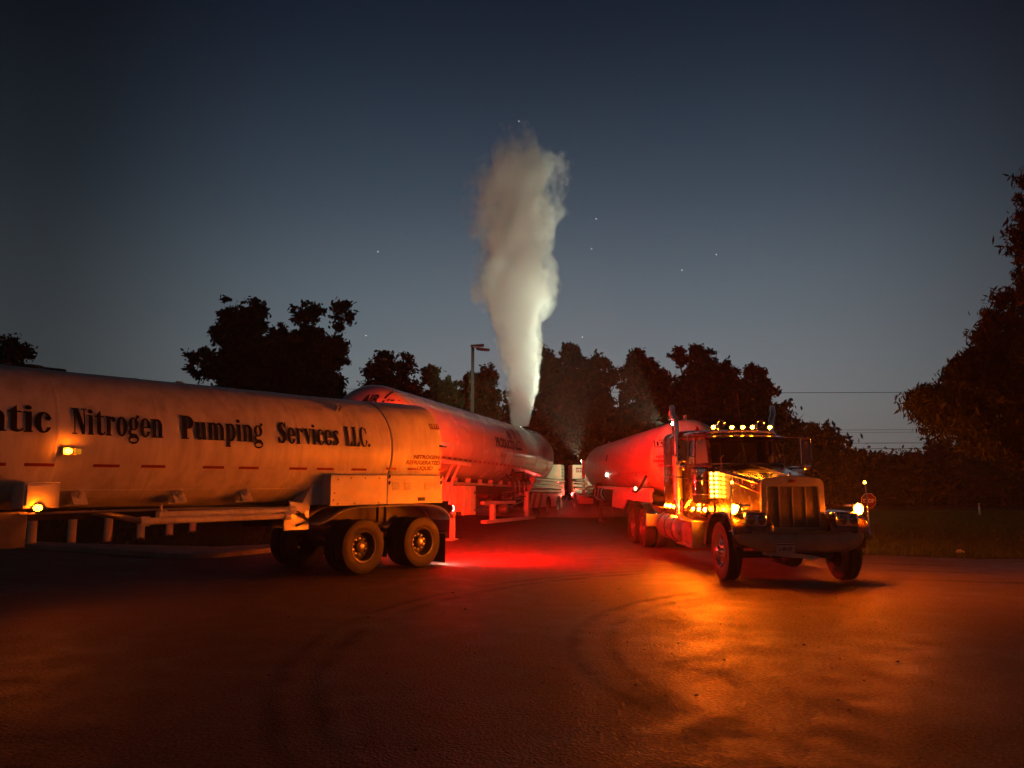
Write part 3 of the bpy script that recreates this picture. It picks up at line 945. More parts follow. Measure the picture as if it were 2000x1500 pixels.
def shell_pt(u, v):
    x = -.10 - 1.62 * u
    w = 2 * PI * v
    k = min(1, u * 2.2)
    r = (TR + .012) * (1 - k) + (shell_r(w) + .012) * k
    e = max(0, (u - .80) / .20)
    r *= (1 - e ** 2.6 * .34)
    dn = .006 * math.sin(9 * u + 3 * w) * math.sin(5 * w)
    return (x, (r + dn) * math.cos(w), cz + (r + dn) * math.sin(w))
mb = MB(); mb.grid(shell_pt, 26, 72)
rs = mb.build('rear_shell', M['tank'], T1, smooth=30)
mb = MB(); mb.add([shell_pt(1, k / 72) for k in range(72)], [tuple(range(72))]); mb.build('end_plate', M['tank'], rs)

for wd, xa, xb in (('Atlantic', 7.93, 6.28), ('Nitrogen', 5.99, 4.67), ('Pumping', 4.37, 2.90), ('Services', 2.60, 1.27), ('LLC.', 1.11, .50)):
    serif_word(wd, xa, xb, R(2.4), .392, cz, TR + .0145, T1, M['black_letter'])

# red reflective dashes at 2.0 m
a_t = -math.asin((cz - 2.0) / TR)
mb = MB(); patch(mb, -.19, .19, a_t - .022, a_t + .022, TR + .006, cz); dash = mb.mesh('reflective_strip', M['tape_red'], 0)
mb = MB(); patch(mb, -.16, .16, a_t - .022, a_t + .022, TR + .005, cz); dashw = mb.mesh('reflective_strip', M['tape_white'], 0)
for x in (9.4, 8.5, 7.7, 6.95, 6.35, 5.45, 4.75, 3.75, 3.10, 2.10, 1.50, .70):
    obj_from('reflective_strip', dash, T1, (x, 0, 0))
for x in (9.0, 8.1, 5.1, 3.42, 2.72, 1.80, 1.18):
    obj_from('reflective_strip', dashw, T1, (x, 0, 0), scale=(.8, 1, 1))
for x0, x1 in ((-.22, .06), (-.78, -.52), (-1.64, -1.42)):
    mb = MB(); patch(mb, x0, x1, R(-19.6) - .02, R(-19.6) + .02, .020, cz, shape=shell_r); mb.build('reflective_strip', M['tape_red'], T1, smooth=0)

# fleet number and goods plate on the rear shell
mb = MB(); patch(mb, -1.19, -1.47, R(25.5), R(32), .020, cz, shape=shell_r); pl_ = mb.build('number_plate', M['red_letter'], T1, smooth=0)
put_text('1977', .12, side_map(-1.215, R(26.6), TR, cz, shape=lambda w: shell_r(w) + .022), pl_, M['tank_clean'], bold=.004, width=.25)
for txt, a, x0, wd, sz in (('NITROGEN', -8.2, -.66, .76, .105), ('REFRIGERATED', -14.3, -.46, .98, .105), ('LIQUID', -20.3, -.78, .46, .105)):
    put_text(txt, sz, side_map(x0, R(a), TR, cz, shape=lambda w: shell_r(w) + .020), T1, M['red_letter'], bold=.006, cuts=3, width=wd, slant=.2)

# lugs, small fittings, brackets on the lower tank
def bracket(x, a):
    mb = MB()
    p = Vector((x, (TR + .02) * math.cos(a), cz + (TR + .02) * math.sin(a)))
    o = Vector((0, math.cos(a), math.sin(a))); t = Vector((0, -math.sin(a), math.cos(a)))
    mb.tube([p + t * .12 + o * .02, p + o * .05, p - t * .16 + o * .03], .035, 6)
    mb.box(p + o * .03, (.20, .03, .30), (a + PI / 2, 0, 0))
    mb.box(p - t * .17 + o * .02, (.22, .05, .06))
    return mb.build('bracket', M['tank'], T1)
for x in (5.7, 4.18, 2.98, 1.5): bracket(x, R(-50))
mb = MB(); a = R(46); p = Vector((1.09, (TR + .03) * math.cos(a), cz + (TR + .03) * math.sin(a)))
mb.box(p + Vector((.04, 0, 0)), (.02, .11, .16), (a - PI / 2, 0, 0)); mb.box(p - Vector((.04, 0, 0)), (.02, .11, .16), (a - PI / 2, 0, 0)); mb.cyl(p - Vector((.05, -.02, -.02)), p + Vector((.05, .02, .02)), .022, n=8)
mb.build('lifting_lug', M['tank'], T1, bevel=.006)
MB().tube([(9.9, TR * .70, 1.64), (1.9, TR * .70, 1.64)], .014, 6).build('trim_rail', M['tank'], T1)
mb = MB(); mb.lathe([(3.44, .22), (3.50, .21), (3.52, .16), (3.53, 0)], 'z', (6.2, -.1, 0), 16); mb.box((5.95, -.05, 3.48), (.35, .12, .05)); mb.box((6.5, 0, 3.47), (.2, .2, .06)); mb.cyl((5.85, -.1, 3.46), (5.7, -.1, 3.49), .03, n=8)
mb.build('manhole_cover', M['frame'], T1)
mb = MB(); mb.box((4.0, .2, 3.455), (.12, .05, .03)); mb.build('top_fitting', M['tank'], T1)
mb = MB(); mb.cyl((-1.42, 1.06, 2.53), (-1.50, 1.10, 2.53), .02, n=8); mb.box((-1.57, 1.08, 2.52), (.14, .03, .03)); mb.build('door_catch', M['frame'], T1)

# side panels above the bogie
for sy in (1, -1):
    mb = MB(); mb.bx(-1.46, 1.44, sy * .55, sy * 1.10, 1.33, 1.90)
    mb.prism([(1.44, 1.33), (1.44, 1.9), (1.62, 1.75), (1.90, 1.33)], 'y', sy * .5, sy * .82)
    body = mb.build('side_box', M['white'], T1, bevel=.012)
    y = sy * 1.115
    o = MB().bx(.09, 1.47, y - .014, y + .014, 1.315, 1.885).build('side_panel', M['white'], T1, bevel=.006)
    for xx, zz in ((.3, 1.83), (.65, 1.83), (1.0, 1.83), (1.3, 1.8), (1.38, 1.55), (1.4, 1.42), (.3, 1.35), (.9, 1.35), (1.3, 1.35)): MB().cyl((xx, y + sy * .014, zz), (xx, y + sy * .022, zz), .014, n=8).build('rivet', M['frame'], o)
    o = MB().bx(-1.48, .07, y - .014, y + .014, 1.315, 1.80).build('louvre_door', M['white'], T1, bevel=.006)
    for gx in (-.08, -.40, -.98, -1.26):
        for k in range(5):
            MB().box((gx - .06, y + sy * .018, 1.74 - k * .035), (.18, .02, .016), (sy * -.5, 0, 0)).build('louvre', M['white'], o)
    for xx in (.03, -1.43):
        for zz in (1.86, 1.74): MB().cyl((xx, y + sy * .012, zz - .03), (xx, y + sy * .03, zz + .03), .018, n=8).build('hinge', M['frame'], o)
    mb = MB(); mb.box((-.86, y + sy * .016, 1.40), (.2, .012, .075)); mb.tube([(-.79, y + sy * .02, 1.42), (-.79, y + sy * .045, 1.40), (-.93, y + sy * .045, 1.40), (-.93, y + sy * .02, 1.42)], .01, 6)
    mb.build('handle', M['frame'], o)
    MB().bx(-1.48, .07, y - .01, y + .012, 1.807, 1.885).build('top_rail', M['white'], T1, bevel=.004)

# chassis
for sy in (1, -1):
    MB().bx(-1.75, 2.3, sy * .40, sy * .52, .92, 1.32).build('frame_rail', M['frame'], T1, bevel=.01)
mb = MB()
for x in (-1.6, -.1, 1.5): mb.bx(x - .06, x + .06, -.40, .40, 1.0, 1.25)
mb.build('cross_member', M['frame'], T1)
for x in (.69, -.86):
    MB().cyl((x, -.9, .53), (x, .9, .53), .065, n=14).build('axle', M['frame'], T1)
    mb = MB()
    for sy in (1, -1):
        mb.tube([(x - .5, sy * .46, .78), (x, sy * .46, .64), (x + .5, sy * .46, .78)], .05, 8); mb.cyl((x + .1, sy * .45, .6), (x + .1, sy * .45, .95), .07, n=10)
    mb.build('leaf_spring', M['frame'], T1)
    for sy in (1, -1): wheel(T1, x, sy * 1.20, .525, sy, True, .515)

def fender(parent, pts, y0, y1, mat, name='fender'):
    n = len(pts)
    mb = MB(); mb.grid(lambda u, v: (pts[min(n - 1, int(round(u * (n - 1))))][0], y0 + (y1 - y0) * v, pts[min(n - 1, int(round(u * (n - 1))))][1]), n - 1, 2)
    o = mb.build(name, mat, parent, thick=.012, smooth=40)
    MB().tube([(p[0], y1, p[1]) for p in pts], .017, 8).build('rim_bead', mat, o)
    return o
fp = [(1.83, .99), (1.66, 1.03), (1.50, 1.10), (1.36, 1.18), (1.22, 1.235), (1.05, 1.268), (.85, 1.28), (.3, 1.285), (-.3, 1.285), (-.8, 1.28), (-1.1, 1.265), (-1.3, 1.225), (-1.45, 1.16), (-1.56, 1.06), (-1.62, .95)]
for sy in (1, -1):
    f_ = fender(T1, fp, sy * .58, sy * 1.235, M['galv'])
    for k in range(4):
        MB().dome((1.80, sy * (.70 + k * .15), 1.005), .028, (.5, 0, .9), 8, 3).build('stud', M['galv'], f_)
    mb = MB(); mb.bx(-1.50, -1.485, sy * .62, sy * 1.22, .06, .66); fl = mb.build('mud_flap', M['flap'], T1)
    mb = MB(); mb.tube([(-1.48, sy * .5, .70), (-1.48, sy * 1.24, .70)], .02, 8); mb.build('flap_hanger', M['frame'], T1)
    for x in (.0, -.2): MB().bx(x - .03, x + .03, sy * .75, sy * .82, .95, 1.33).build('fender_stay', M['frame'], T1)
mb = MB(); mb.bx(-1.80, -1.72, -1.22, 1.22, .98, 1.14); mb.build('rear_bumper', M['frame'], T1, bevel=.008)
mb = MB(); mb.bx(-1.76, -1.70, -1.1, 1.1, 1.14, 1.34); mb.build('lamp_board', M['frame'], T1)
for y in (1.19, .98, -.98, -1.19): tail_lamp(T1, (-1.64 if abs(y) > 1.1 else -1.80, y, 1.19 if abs(y) > 1.1 else 1.06))
for y in (.62, -.62):  # unseen red lamps added to wash the ground behind with red
    o = MB().cyl((-1.72, y, 2.78), (-1.79, y, 2.755), .062, .058, 16).build('upper_tail_lamp', G['tail_side'], T1)
    MB().cyl((-1.791, y, 2.754), (-1.796, y, 2.752), .055, .055, 16).build('lens', G['tail'] if y > 0 else G['tail_far'], o)
bl = MB().cyl((-1.78, .2, .92), (-1.80, .2, .90), .05, n=12).build('reversing_lamp', G['white'], T1)
MB().cyl((-1.74, .2, .945), (-1.785, .2, .92), .06, n=12).build('housing', M['frame'], bl)

o = MB().dome((-1.56, .95, .30), .022, (-.5, .55, -.7), 10, 3, 1, .012).build('ground_lamp', G['white_hot'], T1)  # added lamp, hidden behind the flap to throw a white streak
MB().bx(-1.60, -1.50, .88, 1.0, .315, .335).build('housing', M['frame'], o)
# hose tubes, valve plate ahead of the wheels
for zz, yy, x0, x1 in ((1.165, 1.10, 4.85, 2.35), (1.255, 1.02, 4.55, 2.20)):
    t = MB().cyl((x1, yy, zz), (x0, yy, zz), .052, n=16).build('hose_tube', M['tank'], T1)
    for xx in (x0, x1): MB().cyl((xx - .03, yy, zz), (xx + .10, yy, zz), .075, n=16).build('end_flange', M['tank'], t)
MB().tube([(2.3, 1.0, 1.30), (4.2, 1.0, 1.335), (6.3, 1.02, 1.33), (6.6, .9, 1.33)], .018, 8).build('air_line', M['galv'], T1)
mb = MB(); mb.tube([(4.92, 1.1, 1.165), (5.05, 1.05, 1.2), (5.3, .8, 1.27), (5.4, .5, 1.3)], .045, 8); mb.build('elbow_pipe', M['galv'], T1)
mb = MB(); mb.cyl((4.62, 1.05, 1.2), (4.62, 1.05, 1.42), .02, n=8); mb.lathe([(1.30, .05), (1.33, .05)], 'z', (4.62, 1.05, 0), 10); mb.build('valve', M['galv'], T1)
mb = MB(); mb.bx(1.86, 2.38, 1.00, 1.03, .90, 1.23); mb.build('valve_plate', M['galv'], T1, bevel=.005)
mb = MB(); mb.tube([(2.3, .98, 1.2), (2.0, 1.06, 1.18), (1.9, 1.06, 1.05), (2.15, 1.06, .98)], .022, 8); mb.tube([(2.3, 1.05, 1.3), (2.1, 1.07, 1.22), (1.98, 1.07, 1.1)], .014, 6); mb.build('air_hose', M['hose'], T1)
mb = MB(); mb.prism([(1.75, 1.35), (2.2, 1.42), (2.05, .95), (1.8, .95)], 'y', .86, .9); mb.build('gusset', M['white'], T1)
mb = MB(); mb.bx(2.3, 9.6, -.35, .35, 1.20, 1.36); mb.build('belly_beam', M['frame'], T1)

# front side cabinet and marker lamps
o = MB().bx(6.12, 6.58, .70, 1.16, 1.40, 1.76).build('valve_cabinet', M['white'], T1, bevel=.012)
MB().bx(6.16, 6.54, 1.16, 1.178, 1.44, 1.72).build('cabinet_door', M['white'], o, bevel=.005)
o = MB().bx(6.50, 8.3, .60, 1.15, .88, 1.36).build('tool_box', M['toolbox'], T1, bevel=.012)
mb = MB()
for sx in (8.6,):
    for sy in (1, -1): mb.bx(sx - .07, sx + .07, sy * .5 - .07, sy * .5 + .07, .05, 1.3); mb.bx(sx - .16, sx + .16, sy * .5 - .15, sy * .5 + .15, 0, .05)
mb.build('landing_leg', M['white'], T1)
a = R(-10.4); p = (6.03, (TR + .05) * math.cos(a), cz + (TR + .05) * math.sin(a))
o = MB().bx(5.84, 6.10, p[1] - .06, p[1] + .0, p[2] - .06, p[2] + .055).build('lamp_guard', M['tank'], T1, bevel=.01)
lamp(T1, 'marker_lamp', p, (.35, 1, .05), .052, G['t_amber'], .045, squash=.75)
mb = MB(); mb.bx(5.86, 5.94, p[1] - .0, p[1] + .015, p[2] - .035, p[2] + .03); mb.build('marker_lamp', G['dimamber'], T1)
lamp(T1, 'marker_lamp', (6.40, 1.20, 1.41), (.2, 1, .0), .055, G['t_amber'], .045, squash=.8)
MB().bx(6.44, 6.60, 1.15, 1.22, 1.325, 1.345).build('lamp_shelf', M['tank'], T1)


# ------------------------------------------------------------------ trailer two: clean tank with drop legs and steam vent
th = R(17)
T2 = empty('tank_trailer', (.712, 36.38, .168), (0, -.019, math.atan2(-math.cos(th), -math.sin(th))))
tag(T2, 'long clean white tank trailer with dark capital lettering and drop legs, under the steam plume', 'trailer', 'tank trailers on the lot')
cz2, R2 = 2.675, 1.305
def head(x, r, depth, sgn, n=10):
    return [(x + sgn * depth * math.sin(PI / 2 * i / n), r * max(.004, math.cos(PI / 2 * i / n))) for i in range(n + 1)]
hp = head(15.7, R2, 1.0, 1)[::-1] + head(.15, R2, .85, -1)
tank2 = MB().lathe(hp, 'x', (0, 0, cz2), 80).build('tank', M['tank_clean'], T2, smooth=40)
for x in (15.5, 14.2, 12.6, 11.45, 9.93, 8.2, 6.4, 4.82, 3.3, 2.95, 1.2):
    MB().lathe([(x - .02, R2), (x - .012, R2 + .006), (x + .012, R2 + .006), (x + .02, R2)], 'x', (0, 0, cz2), 80).build('band', M['tank_clean'], tank2, smooth=60)
put_text('AIR', .50, side_map(7.08, R(18.5), R2, cz2), T2, M['dark_letter'], bold=.026, cuts=6, width=.62)
put_text('PRODUCTS', .46, side_map(8.72, R(1.2), R2, cz2), T2, M['dark_letter'], bold=.026, cuts=6, width=2.33)
# slanted mark beside the words
def mark(fn):
    mb = MB()
    def stroke(u0, v0, u1, v1, w, n=8):
        vs = []
        for i in range(n + 1):
            f = i / n; u = u0 + (u1 - u0) * f; v = v0 + (v1 - v0) * f
            vs += [fn(u, v), fn(u + w, v)]
        mb.add(vs, [(2 * i, 2 * i + 1, 2 * i + 3, 2 * i + 2) for i in range(n)])
    stroke(.10, .42, .26, .92, .13); stroke(.0, .0, .10, .32, .13); stroke(.30, .30, .36, .42, .10); stroke(.46, .30, .50, .40, .18)
    stroke(.16, .0, .16, .10, .70); stroke(.78, .34, .80, .40, .08)
    return mb
mark(side_map(6.22, R(1.2), R2, cz2)).build('emblem', M['dark_letter'], T2, smooth=0)
def front_map(y0, z0, x0=15.7, dep=1.0, rad=R2):
    def fn(u, v):
        y, z = y0 + u, z0 + v
        q = min(1, (y * y + z * z) / (rad * rad))
        return Vector((x0 + dep * math.sqrt(1 - q) + .006, y, cz2 + z))
    return fn
put_text('AIR', .34, front_map(.02, .70), T2, M['dark_letter'], bold=.014, cuts=4, width=.46, slant=.25)
mark(lambda u, v: front_map(.55, .62)(u * .45, v * .5)).build('emblem', M['dark_letter'], T2, smooth=0)
put_text('PRODUCTS', .30, front_map(-.55, .34), T2, M['dark_letter'], bold=.008, cuts=4, width=1.3)
a_t = -math.asin((cz2 - 2.07) / R2)
mb = MB(); patch(mb, -.13, .13, a_t - .027, a_t + .027, R2 + .006, cz2); d2_ = mb.mesh('reflective_strip', M['tape_red'], 0)
x = 15.2
while x > .2:
    obj_from('reflective_strip', d2_, T2, (x, 0, 0)); x -= .47
mb = MB(); patch(mb, 8.05, 7.42, R(-15.2), R(-8.6), R2 + .006, cz2); o = mb.build('hazard_placard', M['red_letter'], T2, smooth=0)
mb = MB()
for k in range(3): patch(mb, 7.95, 7.55, R(-14 + k * 1.9), R(-13 + k * 1.9), R2 + .009, cz2)
mb.build('placard_print', M['tank_clean'], o, smooth=0)
put_text('NITROGEN REFRIGERATED LIQUID', .10, side_map(6.6, R(-11.5), R2, cz2), T2, M['red_letter'], bold=.002, width=1.2)
MB().bx(.2, 15.2, .92, 1.02, 1.27, 1.35).build('side_rail', M['tank_clean'], T2, bevel=.008)
mb = MB()
for x in np.arange(5.6, 13, 1.2): mb.bx(x - .05, x + .05, .80, .95, 1.35, 1.50)
mb.build('saddle', M['tank_clean'], T2)
for sy in (1, -1): MB().bx(-1.9, 15.4, sy * .42, sy * .54, .98, 1.30).build('frame_rail', M['frame'], T2, bevel=.01)
o = MB().bx(10.75, 11.82, .35, 1.28, .31, 1.24).build('equipment_box', M['white'], T2, bevel=.012)
MB().bx(10.80, 11.30, 1.28, 1.295, .36, 1.2).build('box_door', M['white'], o, bevel=.004)
mb = MB(); mb.cyl((10.95, 1.30, .98), (10.95, 1.33, 1.06), .02, n=8); mb.cyl((10.95, 1.30, .48), (10.95, 1.33, .42), .02, n=8); mb.build('latch', M['frame'], o)
mb = MB()
for x in (12.0, 12.25, 12.5): mb.cyl((x, 1.0, .45), (x, 1.0, 1.2), .09, n=12)
mb.build('gas_cylinder', M['white'], T2)
MB().bx(11.85, 12.7, .7, 1.2, .30, .42).build('cylinder_tray', M['frame'], T2)
# landing gear at the nose
for sy in (1, -1):
    o = MB().bx(12.84, 12.98, sy * 1.32 - .07, sy * 1.32 + .07, -.38, 1.2).build('landing_leg', M['white'], T2, bevel=.008)
    MB().bx(12.65, 13.15, sy * 1.32 - .75, sy * 1.32 + .10, -.44, -.36).build('foot_pad', M['white'], o, bevel=.008)
    MB().tube([(12.2, sy * 1.0, 1.5), (12.9, sy * 1.30, .55)], .035, 8).build('brace', M['white'], T2)
for x in (13.25, 13.0, 12.75): MB().bx(x - .05, x + .05, 1.12, 1.24, .5, 1.3).build('stay_post', M['white'], T2, bevel=.006)
MB().bx(11.55, 13.9, 1.28, 1.40, 1.86, 1.98).build('folded_rail', M['white'], T2, bevel=.01)
for xx in (13.3, 12.75): MB().tube([(xx + .25, 1.22, 1.15), (xx - .35, 1.30, 1.88)], .045, 8).build('rail_strut', M['white'], T2)
# drop stand amidships
for x in (8.95, 4.56):
    MB().bx(x - .10, x + .10, 1.18, 1.36, .10, .62 if x > 6 else 1.1).build('stand_post', M['white'], T2, bevel=.008)
MB().bx(6.3, 10.05, 1.2, 1.34, .62, .74).build('stand_beam', M['white'], T2, bevel=.008)
MB().bx(3.6, 9.95, 1.18, 1.38, -.02, .10).build('stand_foot', M['white'], T2, bevel=.008)
mb = MB(); mb.tube([(4.7, 1.2, .25), (7.8, 1.15, .70)], .03, 8); mb.tube([(4.7, 1.2, .75), (7.8, 1.15, .35)], .03, 8); mb.build('cross_brace', M['galv'], T2)
mb = MB(); mb.lathe([(1.05, .02), (1.1, .13), (1.25, .16), (1.4, .13), (1.42, .02)], 'y', (7.6, 0, .45), 14); mb.build('coupling', M['galv'], T2)
# pump group
mb = MB()
g = random.Random(3)
mb.lathe([(1.0, .03), (1.02, .20), (1.38, .20), (1.42, .08), (1.5, .08), (1.52, .02)], 'y', (5.35, 0, 1.68), 16)
mb.build('pump', M['frame'], T2)
for k in range(7):
    x = 4.6 + k * .33; z = .92 + .10 * (k % 3)
    MB().tube([(x, 1.0, 1.75 - .1 * (k % 2)), (x - .1, 1.22, 1.5), (x - .15, 1.25, z), (x + 1.0, 1.22, z - .05)], .028, 8).build('pipe', M['galv'] if k % 2 else M['frame'], T2)
for k in range(4): MB().cyl((4.7, 1.20, .80 + k * .075), (7.6, 1.20, .82 + k * .075), .02, n=6).build('pipe', M['galv'], T2)
mb = MB(); mb.tube([(8.6, 1.2, 1.25), (7.9, 1.28, 1.55), (6.9, 1.28, 1.72), (6.5, 1.25, 1.9)], .02, 6); mb.build('hose', M['hose'], T2)
MB().bx(6.35, 6.43, 1.2, 1.28, .75, 1.95).build('upright', M['frame'], T2)
MB().tube([(9.3, .2, .95), (6.6, .2, .95)], .13, 10).build('under_pipe', M['truck_red'], T2)
# rear: polished heat-exchanger tubes, skirts, wheels, cabinet
for z, y, r_, x0, x1 in ((1.63, 1.30, .10, -1.75, 3.8), (1.45, 1.26, .06, -1.6, 3.6), (1.28, 1.30, .085, -1.4, 4.2), (1.13, 1.28, .05, -1.4, 4.3)):
    t = MB().cyl((x0, y, z), (x1, y, z), r_, n=18).build('polished_tube', M['chrome'], T2)
    MB().dome((x0, y, z), r_, (-1, 0, 0), 18, 4).build('end_cap', M['chrome'], t)
    MB().cyl((x1, y, z), (x1 + .06, y, z), r_ * 1.3, n=14).build('end_flange', M['galv'], t)
for sy in (1, -1):
    pts = [(4.15, .42), (3.62, 1.04), (-1.5, 1.04), (-1.5, .45)]
    for xc in (-.98, .98):
        pts += [(xc - .62, .45)] + [(xc + .62 * math.cos(PI - PI * k / 12), .45 + .50 * math.sin(PI - PI * k / 12)) for k in range(1, 12)] + [(xc + .62, .45)]
    mb = MB(); mb.prism(pts, 'y', sy * 1.245, sy * 1.265); sk = mb.build('wheel_skirt', M['white'], T2, smooth=0)
    mb = MB()
    for x0 in (3.35, 2.35): mb.prism([(x0, 1.02), (x0 - .42, 1.02), (x0 + .05, .44), (x0 + .47, .44)], 'y', sy * 1.266, sy * 1.269)
    mb.build('warning_stripe', M['tape_red'], sk, smooth=0)
    for xc in (-.98, .98):
        MB().tube([(xc + .62 * math.cos(PI * k / 14), sy * 1.27, .45 + .50 * math.sin(PI * k / 14)) for k in range(15)], .022, 6).build('arch_bead', M['white'], sk)
        wheel(T2, xc, sy * 1.24, .51, sy, True, .51)
for xc in (-.98, .98): MB().cyl((xc, -.9, .51), (xc, .9, .51), .065, n=12).build('axle', M['frame'], T2)
o = MB().bx(-2.7, -1.95, -1.15, 1.15, .95, 2.45).build('rear_cabinet', M['cream'], T2, bevel=.02)
mb = MB()
for k in range(4): mb.bx(-2.45 + .08 * (k % 2), -2.2, 1.151, 1.154, 2.2 - k * .16, 2.25 - k * .16)
mb.build('door_print', M['dark_letter'], o, smooth=0)
mb = MB(); mb.bx(-1.95, -1.5, -1.2, 1.2, .85, 1.0); mb.build('rear_deck', M['frame'], T2)
for y in (1.22, -1.22):
    l_ = lamp(T2, 'tail_lamp', (-1.58, y, .95), (-.5, .9 if y > 0 else -.9, 0), .05, G['tail_small'], housing=False)
lamp(T2, 'marker_lamp', (9.9, .5, 1.22), (.2, 1, 0), .04, G['tail_side'], housing=False)
# vent on the tank top the steam comes from
mb = MB(); mb.cyl((1.2, 0, cz2 + R2 - .02), (1.2, 0, cz2 + R2 + .10), .10, n=12); mb.lathe([(cz2 + R2 + .10, .14), (cz2 + R2 + .13, .14)], 'z', (1.2, 0, 0), 12); mb.build('vent_pipe', M['galv'], T2)


# ------------------------------------------------------------------ trailer three: red lit tank behind the truck
th = R(-1.5)
T3 = empty('tanker_trailer', (4.236, 38.094, .16), (0, 0, math.atan2(-math.cos(th), -math.sin(th))))
tag(T3, 'white tanker trailer lit bright red, coupled behind the sleeper truck', 'trailer', 'tank trailers on the lot')
cz3, R3 = 2.20, 1.05
hp = head(17.55, R3, .32, 1, 8)[::-1] + head(3.2, R3, .45, -1, 8)
tank3 = MB().lathe(hp, 'x', (0, 0, cz3), 64).build('tank', M['tank_dull'], T3, smooth=40)
for x in (16.4, 14.2, 12.1, 10.0, 7.9, 5.8, 4.6):
    MB().lathe([(x - .02, R3), (x - .01, R3 + .007), (x + .01, R3 + .007), (x + .02, R3)], 'x', (0, 0, cz3), 64).build('band', M['tank_dull'], tank3, smooth=60)
def f3(y0, z0):
    def fn(u, v):
        y, z = y0 + u, z0 + v
        return Vector((17.55 + .32 * math.sqrt(max(0, 1 - (y * y + z * z) / (R3 * R3))) + .005, y, cz3 + z))
    return fn
def fpatch(mb, fn, u0, u1, v0, v1, n=5):
    mb.grid(lambda a, b: fn(u0 + (u1 - u0) * a, v0 + (v1 - v0) * b), n, n)
mb = MB(); fn = f3(-.93, .30); fpatch(mb, fn, 0, .62, 0, .02); fpatch(mb, fn, 0, .62, .18, .20); fpatch(mb, fn, 0, .02, .022, .178); fpatch(mb, fn, .60, .62, .022, .178)
pl_ = mb.build('number_frame', M['black_letter'], T3, smooth=0)
put_text('1977', .15, f3(-.87, .345), pl_, M['black_letter'], bold=.005, cuts=2, width=.50)
for txt, z, y0, wd in (('NITROGEN', .02, -.90, .5), ('REFRIGERATED', -.09, -.97, .72), ('LIQUID', -.20, -.86, .36)):
    put_text(txt, .085, f3(y0, z), T3, M['red_letter'], bold=.007, cuts=2, width=wd)
mb = MB(); a_t = PI + math.asin((cz3 - 1.86) / R3); patch(mb, -.12, .12, a_t - .025, a_t + .025, R3 + .006, cz3); d3_ = mb.mesh('reflective_strip', M['tape_red'], 0)
x = 16.9
while x > 5.5:
    obj_from('reflective_strip', d3_, T3, (x, 0, 0)); x -= .52
mb = MB(); a = R(166); patch(mb, 9.6, 9.95, a - .1, a + .1, R3 + .006, cz3); mb.build('hazard_placard', M['dark'], T3, smooth=0)
for x, zz in ((17.3, .06), (3.6, .05)):
    mb = MB(); mb.tube([(x - .10, 0, cz3 + R3 - .03), (x - .07, 0, cz3 + R3 + .12), (x + .07, 0, cz3 + R3 + .12), (x + .10, 0, cz3 + R3 - .03)], .03, 8); mb.build('lifting_lug', M['tank_dull'], T3)
MB().bx(3.2, 17.2, -.98, -.88, 1.32, 1.42).build('side_rail', M['white'], T3, bevel=.008)
for sy in (1, -1): MB().bx(-1.9, 13.2, sy * .42, sy * .54, .85, 1.25).build('frame_rail', M['frame'], T3)
mb = MB(); mb.prism([(17.3, 1.05), (17.3, 1.32), (11.0, 1.32), (10.6, .72), (12.8, .72), (13.6, 1.05)], 'y', -1.0, -.94); mb.build('gooseneck_plate', M['white'], T3, smooth=0)
mb = MB(); mb.prism([(17.3, 1.05), (17.3, 1.32), (11.0, 1.32), (10.6, .72), (12.8, .72), (13.6, 1.05)], 'y', .94, 1.0); mb.build('gooseneck_plate', M['white'], T3, smooth=0)
MB().bx(13.4, 17.2, -.9, .9, 1.10, 1.20).build('coupler_plate', M['frame'], T3)
mb = MB(); mb.tube([(16.9, -1.02, 1.75), (16.3, -1.06, 1.45), (15.6, -1.06, 1.30), (15.0, -1.04, 1.32)], .035, 8); mb.build('hose', M['hose'], T3)
# rear deck
o = MB().bx(-2.6, -.4, -1.22, 1.22, .95, 2.42).build('rear_cabinet', M['cream'], T3, bevel=.02)
mb = MB(); mb.bx(-.398, -.394, -1.05, -.55, 2.05, 2.28); mb.build('number_plate', M['red_letter'], o, smooth=0)
put_text('1977', .17, lambda u, v: Vector((-.391, -1.01 + u, 2.09 + v)), o, M['cream'], bold=.006, width=.42)
for sy in (-1, 1):  # right-hand post and lamp are added, hidden behind the truck
    MB().bx(1.7, 1.84, sy * .86, sy * 1.0, 1.0, 2.58).build('lamp_post', M['cream'], T3, bevel=.008)
    lamp(T3, 'work_lamp', (1.77, sy * 1.02, 2.55), (-.5, sy, -.25), .045, G['white_small'])
for z, r_, x0, x1 in ((1.66, .085, .2, 5.6), (1.50, .05, .6, 5.4), (1.30, .075, .8, 5.6)):
    t = MB().cyl((x0, -1.24, z), (x1, -1.24, z), r_, n=16).build('polished_tube', M['chrome'], T3)
    MB().dome((x0, -1.24, z), r_, (-1, 0, 0), 16, 4).build('end_cap', M['chrome'], t)
MB().bx(-.4, 5.6, -1.15, 1.15, .92, 1.02).build('rear_deck', M['frame'], T3)
for xc in (.0, 1.32):
    for sy in (1, -1): wheel(T3, xc, sy * 1.22, .51, sy, True, .51)
    MB().cyl((xc, -.9, .51), (xc, .9, .51), .065, n=12).build('axle', M['frame'], T3)
fp3 = [(2.25, .62), (2.1, .85), (1.9, 1.0), (1.5, 1.08), (.6, 1.09), (-.2, 1.08), (-.6, .98), (-.75, .8)]
for sy in (1, -1):
    fender(T3, fp3, sy * .6, sy * 1.25, M['white'])
    MB().bx(2.2, 2.24, sy * .55, sy * 1.22, .58, .95).build('splash_guard', M['white'], T3)
    lamp(T3, 'tail_lamp', (-.45, sy * 1.25, .98), (-.3, sy * .9, .2), .05, G['tail_small'], housing=False)
